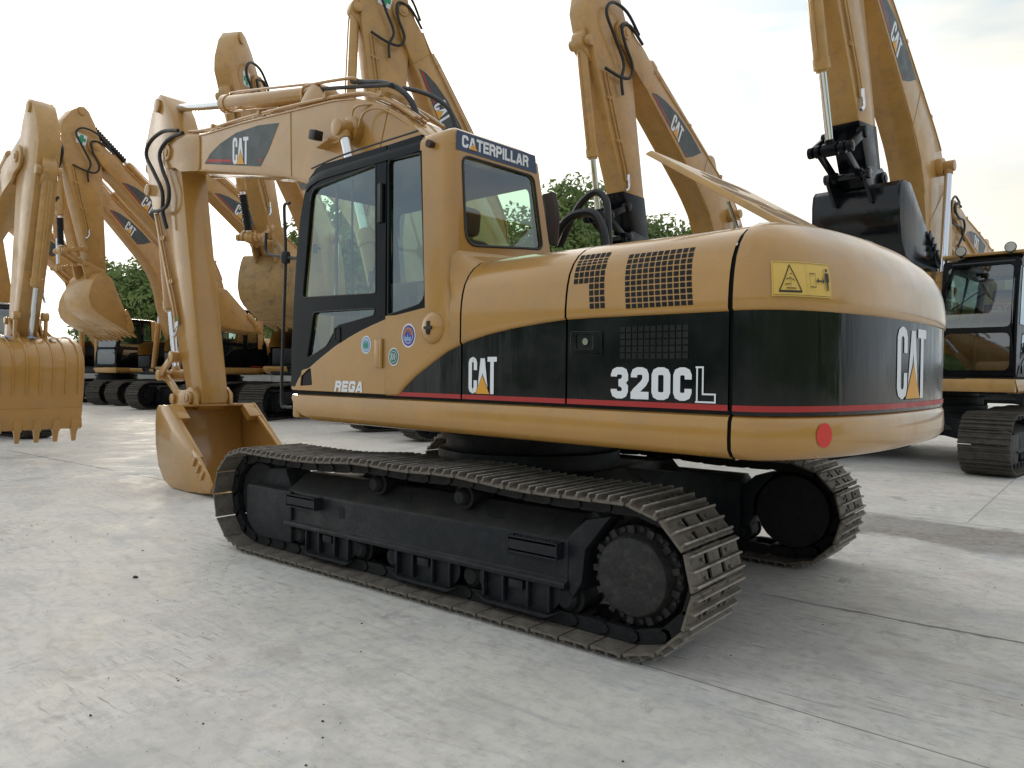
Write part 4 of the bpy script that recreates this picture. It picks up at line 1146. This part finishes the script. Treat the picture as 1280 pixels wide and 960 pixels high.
# mirror rail in front of the cab, work lamp on the boom, hoses behind the hood
m = MB()
P = lambda u, v, y: (at(u, v, y)[0], y, at(u, v, y)[1])
m.tube([P(362, 254, 1.2), P(356, 256, 1.2), P(355.5, 270, 1.2), P(357, 322, 1.2), P(354, 420, 1.2), P(352, 500, 1.2), P(356, 508, 1.2), P(366, 509, 1.2)], .013, 8, 4)
m.tube([P(333, 291, 1.2), P(332, 312, 1.2), P(337, 318, 1.2), P(357, 321, 1.2)], .013, 8, 4)
m.tube([P(357, 322, 1.2), P(374, 323, 1.2)], .013, 8, 1)
a = P(357, 322, 1.2); m.turned((a[0], a[1], a[2]-.055), (0, 0, 1), [(0, .01), (.01, .035), (.055, .045), (.10, .035), (.11, .01)], 14)
part('mirror_rail', m, 'hose', main, PHI)
m = MB(); a = P(398, 170, .30); m.box((a[0], .33, a[2]), (.11, .10, .095), Matrix.Rotation(-.25, 3, 'Y')); lp_ = part('work_lamp', m, 'hose', boom, bevel=.01)
m = MB(); a = P(404, 180, .30); m.box((a[0]-.02, .27, a[2]), (.20, .12, .02), Matrix.Rotation(.2, 3, 'Y')); m.tube([P(409, 176, .28), P(420, 178, .26), P(432, 171, .24), P(440, 164, .30)], .012, 6, 4); part('lamp_bracket', m, 'yellow', lp_)
hoses = [([(440, 101), (455, 103), (480, 104), (500, 112), (515, 128), (523, 152)], .05, .028), ([(392, 112), (420, 110), (455, 108), (490, 106)], .10, .02), ([(505, 110), (535, 118), (560, 135), (570, 160)], -.15, .022),
         ([(690, 305), (704, 280), (720, 268), (742, 267), (753, 284), (757, 310)], -.35, .036), ([(700, 308), (714, 275), (728, 252), (745, 240), (757, 250), (760, 275), (761, 308)], -.45, .030)]
for pl, yy, r in hoses:
    m = MB(); m.tube([P(u, v, yy) for u, v in pl], r, 8, 6); part('hydraulic_hose', m, 'hose', main, PHI)
m = MB()
m.tube([P(378, 126, .1), P(378, 112, .12), P(388, 106, .12), P(435, 98, .12), P(447, 100, .1)], .016, 7, 4)
m.tube([P(443, 160, .3), P(440, 145, .28), P(446, 133, .26), P(470, 130, .2)], .010, 6, 5)
m.tube([P(448, 160, .3), P(456, 140, .28), P(480, 137, .24), P(520, 162, .2)], .010, 6, 5)
for k in range(4): m.tube([P(470+k*5, 128-k, .15-k*.06), P(500+k*5, 142-k*2, .15-k*.06), P(524+k*4, 160-k*3, .15-k*.06)], .016, 6, 3)
part('boom_pipe', m, 'yellow', main, PHI)
m = MB(); m.tube([P(686, 245, -.1), P(689, 258, -.1), P(690, 280, -.1), P(688, 305, -.1)], .06, 10, 4); part('hose_bundle', m, paint('brown_sleeve', (.05, .03, .025), .7), main, PHI)

# ================================================================== parked machines behind
GRP = 'excavators parked in a row behind'
def machine(label, x, y, th, s, A, B, G, **kw):
    seatm = kw.pop('seatmat', 'seat')
    r = thing('excavator', label, 'excavator', (x, y, 0), R_(th), GRP, s)
    undercarriage(r, False); house(r, 0, False); c = cab(r, 0, False, seatm)
    arm(r, 0, R_(A), R_(B), G, **kw); return r, c
mK, _ = machine('ochre excavator mostly hidden by the ribbed bucket, its cab showing just right of it', 29.2, -9.4, 110, 1.15, 45, -100, 0)
mR, cR = machine('ochre excavator with its cab front in view, black bucket hanging from its stick', -1.07, -10.31, 83.56, 1.12, 53.5, -107.4, R_(6), nose_black=True, bucket='black', nose_z=1.75, hw=.52, seatmat='seat_red')
mM, _ = machine('ochre excavator behind the engine hood, black stick nose in front of the trees', 2.92, -11.42, 85.04, 1.1, 49.5, -101.1, R_(10), nose_black=True, bucket='black', nose_z=1.85)
mG, _ = machine('ochre excavator whose steep boom rises behind the roof of the nearest cab', 8.36, -8.53, 74.06, 1.16, 76.5, -87.9, R_(0), sticker=True)
mF, _ = machine('ochre excavator with a dirty worn bucket, its stick crossing behind the 320CL boom', 14.92, -9.77, 118.5, 1.21, 50.1, -109.1, R_(30), sticker=True, bucket='yellow_worn', bboot=True)
mE, _ = machine('ochre excavator whose boom decal shows under the boom of the 320CL machine', 18.65, -11.92, 90.9, 1.17, 49.2, -104.2, R_(10), bboot=True)
mB, _ = machine('ochre excavator with a green cross sticker, rubber boot along its stick ram', 21.75, -9.81, 98.15, 1.18, 54.1, -92.5, R_(20), boot=True, bboot=True, sticker=True)
mC, _ = machine('ochre excavator third from the left, its lower boom half hidden behind its neighbour', 25.24, -10.45, 104.8, 1.13, 54.3, -91.4, R_(15))
mA, _ = machine('leftmost ochre excavator facing the camera, ribbed bucket back with pointed teeth at the left edge', 15.2, .0, 177.76, .93, 31.9, -100.4, R_(80), bucket='yellow', marks=True, hw=.66)
mJ, _ = machine('distant ochre excavator far behind at the right, only its boom showing above the cab roof', -.37, -26.96, 83.6, 1.24, 30.5, -155, 0)
# front details of the right-hand machine
for yy in (1.22, .62):
    m = MB(); m.turned((1.02, yy, 3.055), (1, 0, .05), [(0, .02), (.01, .06), (.05, .072), (.075, .072)], 18); m.box((1.05, yy, 2.99), (.03, .03, .06)); wl = part('roof_lamp', m, 'hose', cR)
    m = MB(); m.turned((1.095, yy, 3.058), (1, 0, .05), [(0, .064), (.008, .06), (.012, 0)], 18); part('lens', m, 'lamp', wl)
m = MB(); m.box((.85, .87, 3.0), (.40, 1.0, .04)); part('lamp_bar', m, 'yellow_dull', cR, bevel=.01)
m = MB(); m.tube([(1.29, .55, 2.2), (1.262, .95, 2.5)], .008, 6, 1); m.tube([(1.245, .88, 2.62), (1.275, 1.02, 2.38)], .010, 6, 1); part('wiper', m, 'hose', cR)

# ================================================================== ground
def ground_mat():
    m, nt, out = newmat('yard_concrete')
    b = nd(nt, 'ShaderNodeBsdfPrincipled'); nt.links.new(b.outputs[0], out.inputs[0])
    tc = nd(nt, 'ShaderNodeTexCoord'); v = tc.outputs['Object']
    sep = nd(nt, 'ShaderNodeSeparateXYZ'); nt.links.new(v, sep.inputs[0]); X, Y = sep.outputs[0], sep.outputs[1]
    def stretched(sx, sy, rot=0):
        mp = nd(nt, 'ShaderNodeMapping'); mp.inputs['Scale'].default_value = (sx, sy, 1); mp.inputs['Rotation'].default_value = (0, 0, rot); nt.links.new(v, mp.inputs[0]); return mp.outputs[0]
    big = noise_n(nt, v, .35, 4, .55, .3); mid = noise_n(nt, v, 1.6, 7, .62, .8); fine = noise_n(nt, v, 14, 6, .7, .2)
    st = noise_n(nt, stretched(1.2, 5, .35), 1.5, 8, .72, 1.6); st2 = noise_n(nt, stretched(4, 1.3, .9), 1.1, 8, .75, 2.2)
    c = mixc(nt, ramp(nt, big, [(.35, 0), (.65, 1)]), (.70, .665, .60), (.62, .595, .555))
    c = mixc(nt, ramp(nt, mid, [(.42, 0), (.62, .75)]), c, (.72, .69, .64))
    c = mixc(nt, ramp(nt, st, [(.50, 0), (.68, .6)]), c, (.44, .44, .44))
    c = mixc(nt, ramp(nt, st2, [(.53, 0), (.70, .5)]), c, (.50, .50, .51))
    c = mixc(nt, ramp(nt, noise_n(nt, v, .8, 3, .5, 1.2), [(.58, 0), (.70, .6)]), c, (.46, .475, .50))
    c = mixc(nt, ramp(nt, noise_n(nt, stretched(1, 1.6, 1), 1.1, 5, .6, 1), [(.58, 0), (.76, .6)]), c, (.43, .37, .30))
    # speckles and small dark marks
    vo = nd(nt, 'ShaderNodeTexVoronoi'); vo.inputs['Scale'].default_value = 9; nt.links.new(v, vo.inputs['Vector'])
    sp = mth(nt, 'MULTIPLY', ramp(nt, vo.outputs['Distance'], [(.02, 1), (.05, 0)]), ramp(nt, mid, [(.56, 0), (.64, 1)]))
    c = mixc(nt, sp, c, (.12, .11, .10))
    gr = ramp(nt, fine, [(.32, .82), (.5, 1.0), (.7, 1.07)]); c = mixc(nt, 1., c, gr, 'MULTIPLY')
    # wet-looking clumps of scratches
    sc = noise_n(nt, stretched(2.2, 30, .45), 1.6, 5, .7, .3); msk = ramp(nt, noise_n(nt, v, .55, 3, .5), [(.47, 0), (.58, 1)])
    c = mixc(nt, mth(nt, 'MULTIPLY', ramp(nt, sc, [(.57, 0), (.66, .8)]), msk), c, (.22, .22, .225))
    sc2 = noise_n(nt, stretched(30, 2.0, .1), 1.2, 5, .7, .3); msk2 = ramp(nt, noise_n(nt, v, .7, 3, .5, 2.), [(.50, 0), (.62, 1)])
    c = mixc(nt, mth(nt, 'MULTIPLY', ramp(nt, sc2, [(.57, 0), (.66, .75)]), msk2), c, (.66, .68, .70))
    # dirt strip past the right-hand slab edge
    wob = mth(nt, 'MULTIPLY', mth(nt, 'SUBTRACT', noise_n(nt, v, 1.2, 5, .65), .5), 1.1)
    Yw = mth(nt, 'ADD', Y, wob)
    strip = mth(nt, 'MULTIPLY', ramp(nt, mth(nt, 'ABSOLUTE', mth(nt, 'ADD', Yw, 3.15)), [(.48, 1), (.66, 0)]), ramp(nt, mth(nt, 'ADD', mth(nt, 'MULTIPLY', X, -.1), .5), [(.60, 0), (.68, 1)]))
    c = mixc(nt, mth(nt, 'MULTIPLY', strip, .85), c, mixc(nt, ramp(nt, fine, [(.4, 0), (.6, 1)]), (.20, .17, .145), (.31, .285, .26)))
    blot = noise_n(nt, v, .9, 9, .68, 1.5)
    c = mixc(nt, ramp(nt, blot, [(.50, 0), (.56, .25), (.72, .42)]), c, (.42, .41, .40))
    blot2 = noise_n(nt, stretched(1, 1, 2), 2.4, 10, .75, .6)
    c = mixc(nt, ramp(nt, blot2, [(.60, 0), (.66, .55)]), c, (.27, .265, .265))
    # rubbed-in oil beside the tracks
    # joints between slabs and a crack
    def line(coord, pos, w, wobble=0., amt=.8, mask=None):
        nonlocal c
        q = coord
        if wobble: q = mth(nt, 'ADD', q, mth(nt, 'MULTIPLY', mth(nt, 'SUBTRACT', noise_n(nt, v, 3.5, 5, .7), .5), wobble))
        f = ramp(nt, mth(nt, 'ABSOLUTE', mth(nt, 'SUBTRACT', q, pos)), [(w*.5, amt), (w, 0)])
        if mask is not None: f = mth(nt, 'MULTIPLY', f, mask)
        c = mixc(nt, f, c, (.13, .125, .12))
    line(mth(nt, 'ADD', Y, mth(nt, 'MULTIPLY', X, .027)), 1.381, .007, .01, .75, ramp(nt, mth(nt, 'MULTIPLY', X, -.1), [(.10, 0), (.14, 1)]))
    line(mth(nt, 'ADD', Y, mth(nt, 'MULTIPLY', X, -.02)), -.12, .022, .10, .8, ramp(nt, noise_n(nt, v, .9, 3, .5), [(.38, .15), (.5, 1)]))
    line(Y, -3.83, .012, .02, .8)
    for p in (-8.2, -12.7): line(Y, p, .014, .02, .6)
    for p in (-2.49, -8.3, 4.2, 11): line(X, p, .010, .01, .55, ramp(nt, mth(nt, 'MULTIPLY', Y, -.05), [(.19, 0), (.2, 1)]))
    nt.links.new(c, b.inputs['Base Color'])
    nt.links.new(ramp(nt, mid, [(.35, .55), (.65, .85)]), b.inputs['Roughness']); b.inputs['Specular IOR Level'].default_value = .35
    bu = nd(nt, 'ShaderNodeBump'); bu.inputs['Strength'].default_value = .75; bu.inputs['Distance'].default_value = .012
    h = mth(nt, 'ADD', mth(nt, 'MULTIPLY', mid, .6), mth(nt, 'ADD', mth(nt, 'MULTIPLY', fine, .25), mth(nt, 'MULTIPLY', st, .5)))
    nt.links.new(h, bu.inputs['Height']); nt.links.new(bu.outputs[0], b.inputs['Normal'])
    return m
gm = ground_mat()
m = MB(); S = 900; m.add([(-S, -S, 0), (S, -S, 0), (S, S, 0), (-S, S, 0)], [(0, 1, 2, 3)])
g = link('ground', m.mesh('ground', gm)); g['kind'] = 'structure'
# crumbs of dry mud on the concrete
m = MB(); rnd = random.Random(5)
def clod(x, y, r):
    vs = []; 
    for i in range(3):
        for j in range(6):
            a = 2*PI*j/6; q = r*(1, .85, .35)[i]*(.7+.6*rnd.random()); vs.append((x+q*math.cos(a), y+q*math.sin(a), (.0, .35, .62)[i]*r*1.3+.001))
    m.loft([vs[0:6], vs[6:12], vs[12:18]])
for n_, cx, cy, sx, sy in ((45, .9, 2.45, .5, .35), (26, -.2, 2.9, 1.4, .7), (40, -3.2, 1.0, 1.6, 1.2), (50, 3.0, 1.8, .9, .7), (60, 4.6, -.6, 1.5, 1.0), (40, 1.2, 2.0, 1.8, .3), (40, -2.5, -1.2, 1., 1.), (40, -1.0, 3.1, 1.4, .5)):
    for i in range(n_): clod(rnd.gauss(cx, sx*.6), rnd.gauss(cy, sy*.6), .002+.0055*rnd.random()**6)
clod(.45, 3.55, .016); clod(1.62, 2.35, .018)
dc_ = link('dirt_crumbs', m.mesh('dirt_crumbs', paint('dry_mud', (.075, .060, .048), .9, .3)))
dc_['kind'] = 'stuff'; dc_['label'] = 'small dark crumbs of dry mud scattered over the concrete'; dc_['category'] = 'mud crumbs'

# ================================================================== trees and wall beyond the yard
def leaf_mat(name, a, b_):
    m, nt, out = newmat(name)
    b = nd(nt, 'ShaderNodeBsdfPrincipled'); b.inputs['Roughness'].default_value = .6; b.inputs['Specular IOR Level'].default_value = .25
    tr = nd(nt, 'ShaderNodeBsdfTranslucent'); mx = nd(nt, 'ShaderNodeMixShader'); mx.inputs[0].default_value = .3
    tc = nd(nt, 'ShaderNodeTexCoord'); c = mixc(nt, ramp(nt, noise_n(nt, tc.outputs['Object'], 1.1, 5, .7), [(.35, 0), (.65, 1)]), a, b_)
    nt.links.new(c, b.inputs['Base Color']); nt.links.new(c, tr.inputs[0]); nt.links.new(b.outputs[0], mx.inputs[1]); nt.links.new(tr.outputs[0], mx.inputs[2]); nt.links.new(mx.outputs[0], out.inputs[0]); return m
M['leaf'] = leaf_mat('tree_leaves', (.10, .16, .050), (.24, .32, .11)); M['bark'] = paint('bark', (.09, .07, .05), .9, .3)
def tree_mesh(seed, H, W, n=9000, leaf=.16):
    r = random.Random(seed); cl = []
    for i in range(60):
        d = Vector((r.gauss(0, 1), r.gauss(0, 1), r.gauss(0, 1))).normalized()*(.45+.42*r.random()); sz = W*(.10+.08*r.random())
        cl.append((Vector((d.x*W*.5, d.y*W*.5, H*.57+d.z*H*.40)), sz))
    m = MB()
    for i in range(n):
        c, s = cl[r.randrange(len(cl))]; d = Vector((r.gauss(0, 1), r.gauss(0, 1), r.gauss(0, .85))).normalized()*s*(.55+.5*r.random()**.5)
        p = c+d; l = leaf*(.6+.8*r.random()); nrm = (d.normalized()+Vector((r.gauss(0, .5), r.gauss(0, .5), r.gauss(0, .5)))).normalized(); a = nrm.orthogonal().normalized(); a.rotate(Matrix.Rotation(r.random()*6.28, 3, nrm)); b = nrm.cross(a)
        m.add([p-a*l, p+b*l*.45, p+a*l, p-b*l*.45], [(0, 1, 2, 3)])
    t = MB(); t.tube([(0, 0, 0), (.1, .05, H*.25), (-.05, 0, H*.5), (.05, 0, H*.75)], lambda u: .20*(1-.8*u)*H/8, 8, 4)
    for c, s in cl[::3]: t.tube([(0, 0, H*.22), tuple(c*.5+Vector((0, 0, H*.15))), tuple(c)], lambda u: .07*(1-.7*u)*H/8, 5, 3)
    return m, t
TREES = {}
def tree(seed, H, W, x, y, label, rz=0, leaf=.16, n=9000):
    k = (seed, H, W)
    if k not in TREES:
        a, b = tree_mesh(seed, H, W, n, leaf); TREES[k] = (a.mesh('crown', 'leaf', recalc=False, ang=180), b.mesh('trunk', 'bark'))
    t = thing('tree', label, 'tree', (x, y, 0), rz, 'trees beyond the yard')
    link('trunk', TREES[k][1], t); link('crown', TREES[k][0], t); return t
def ray_xy(u, depth):
    d = rt2*((u-640)/FPX)+fw; d = Vector((d.x, d.y)); return CAM.x+d.x*depth, CAM.y+d.y*depth
for i, (u, dep, seed, H, W, lab) in enumerate((
    (712, 40, 1, 11.4, 10., 'dense green tree just right of the cab rear pillar'),
    (768, 43, 2, 11.2, 10., 'dense green tree behind the stick with the black nose'),
    (822, 39, 3, 9.9, 9.5, 'dense green tree right of the black stick nose'),
    (868, 44, 1, 9.4, 8., 'low green tree seen below the tilted ochre boom'),
    (1014, 46, 3, 11.2, 5.5, 'small distant tree top showing above the counterweight'),
    (600, 42, 3, 8.6, 7.5, 'green tree hidden behind the cab, seen through its rear window'),
    (455, 36, 1, 9.6, 8.0, 'green tree seen through the cab door window'),
    (405, 38, 3, 8.6, 8.0, 'green tree seen through the front of the cab door window'),
    (520, 38, 2, 9.3, 8.0, 'green tree seen through the narrow rear side window of the cab'),
    (168, 52, 3, 9.6, 8.0, 'loose tree with bright sky gaps between two booms at the left'),
    (1215, 60, 2, 8.0, 7.0, 'distant tree hidden behind the cab at the right edge'))):
    x, y = ray_xy(u, dep); tree(seed, H, W, x, y, lab, i*1.3, .19 if dep > 50 else .165, 24000)
a = Vector(ray_xy(-120, 62)); b = Vector(ray_xy(1500, 62)); d = (b-a).normalized(); a = a-d*40; b = b+d*70
m = MB(); L = (b-a).length; n2 = Vector((-d.y, d.x))
def wp(s, o, z): q = a+d*s+n2*o; return (q.x, q.y, z)
m.loft([[wp(0, o, z) for o, z in ((-.12, 0), (-.12, 2.5), (-.18, 2.5), (-.18, 2.6), (.18, 2.6), (.18, 2.5), (.12, 2.5), (.12, 0))], [wp(L, o, z) for o, z in ((-.12, 0), (-.12, 2.5), (-.18, 2.5), (-.18, 2.6), (.18, 2.6), (.18, 2.5), (.12, 2.5), (.12, 0))]])
for k in range(int(L/4)):
    q = a+d*(k*4+2); m.box((q.x, q.y, 1.3), (.42, .42, 2.7), Matrix.Rotation(math.atan2(d.y, d.x), 3, 'Z'))
w = link('boundary_wall', m.mesh('boundary_wall', 'wall')); w['label'] = 'long low grey rendered wall closing the yard far behind the machines'; w['category'] = 'wall'

# unseen woodland belt added behind the camera to darken reflections in paint and glass
m = MB(); NA = 90
rings = []
for j, hz in enumerate((0, 2.2, 4.6, 6.6, 8.0, 8.6, 7.0, 0)):
    r = []
    for i in range(NA+1):
        a_ = R_(129-95+190*i/NA); nn = noise.noise(Vector((i*.35, j*.8, 3.1))); rr = 44+nn*3.5+(0, -.6, -.3, .4, 1.6, 3.2, 6, 7)[j]
        r.append((CAM.x+rr*math.cos(a_), CAM.y+rr*math.sin(a_), hz*(1+.45*noise.noise(Vector((i*.28, 7.7, 0))))))
    rings.append(r)
m.loft(rings, closed=False)
wd = link('added_reflection_woodland', m.mesh('added_reflection_woodland', 'leaf')); wd['kind'] = 'stuff'

# ================================================================== sky and sun
SUN_AZ, SUN_EL = R_(-24), R_(17)
world = bpy.data.worlds.new('World'); scene.world = world; world.use_nodes = True
nt = world.node_tree; nt.nodes.clear()
out = nd(nt, 'ShaderNodeOutputWorld'); bg = nd(nt, 'ShaderNodeBackground'); nt.links.new(bg.outputs[0], out.inputs[0]); bg.inputs[1].default_value = .1
sky = nd(nt, 'ShaderNodeTexSky'); sky.sky_type = 'NISHITA'; sky.sun_disc = False; sky.sun_elevation = SUN_EL; sky.sun_rotation = PI/2-SUN_AZ; sky.dust_density = 2.5; sky.air_density = 1.2
tc = nd(nt, 'ShaderNodeTexCoord'); v = tc.outputs['Generated']
mp = nd(nt, 'ShaderNodeMapping'); mp.inputs['Scale'].default_value = (1, 1, 3.2); nt.links.new(v, mp.inputs[0])
n1 = noise_n(nt, mp.outputs[0], 1.7, 6, .55, .4)
dt = nd(nt, 'ShaderNodeVectorMath'); dt.operation = 'DOT_PRODUCT'; nt.links.new(v, dt.inputs[0]); dt.inputs[1].default_value = (math.cos(SUN_AZ)*math.cos(SUN_EL), math.sin(SUN_AZ)*math.cos(SUN_EL), math.sin(SUN_EL))
back = ramp(nt, mth(nt, 'ADD', mth(nt, 'MULTIPLY', dt.outputs['Value'], .5), .5), [(.10, 0), (.66, 1)])
glow = ramp(nt, dt.outputs['Value'], [(.45, 0), (.80, .55), (.93, 1)])
cloudcol = mixc(nt, glow, mixc(nt, back, (4.6, 5.0, 5.6), (6.7, 7.0, 7.2)), (13.5, 12.9, 12.0))
cream = mixc(nt, ramp(nt, noise_n(nt, mp.outputs[0], 2.6, 3, .5), [(.42, 0), (.6, 1)]), cloudcol, mixc(nt, glow, mixc(nt, back, (4.9, 4.9, 5.0), (7.8, 7.1, 5.8)), (13.5, 12.9, 11.8)))
cover = mth(nt, 'MAXIMUM', ramp(nt, n1, [(.38, .20), (.60, 1)]), glow)
blue = mixc(nt, .72, sky.outputs[0], mixc(nt, back, (3.4, 4.2, 5.4), (3.9, 5.3, 6.3)))
nt.links.new(mixc(nt, cover, blue, cream), bg.inputs[0])
sl = bpy.data.lights.new('sun', 'SUN'); sl.energy = 1.35; sl.angle = R_(12); sl.color = (1, .88, .70)
so = bpy.data.objects.new('sun', sl); COL.objects.link(so)
sdv = Vector((math.cos(SUN_AZ)*math.cos(SUN_EL), math.sin(SUN_AZ)*math.cos(SUN_EL), math.sin(SUN_EL)))
so.rotation_euler = sdv.to_track_quat('Z', 'Y').to_euler(); so.location = (10, -5, 12)
scene.view_settings.view_transform = 'Standard'; scene.view_settings.look = 'None'; scene.view_settings.exposure = .50; scene.view_settings.gamma = 1
scene.render.engine = 'CYCLES'; scene.cycles.max_bounces = 8; scene.cycles.transparent_max_bounces = 16; scene.cycles.use_denoising = True
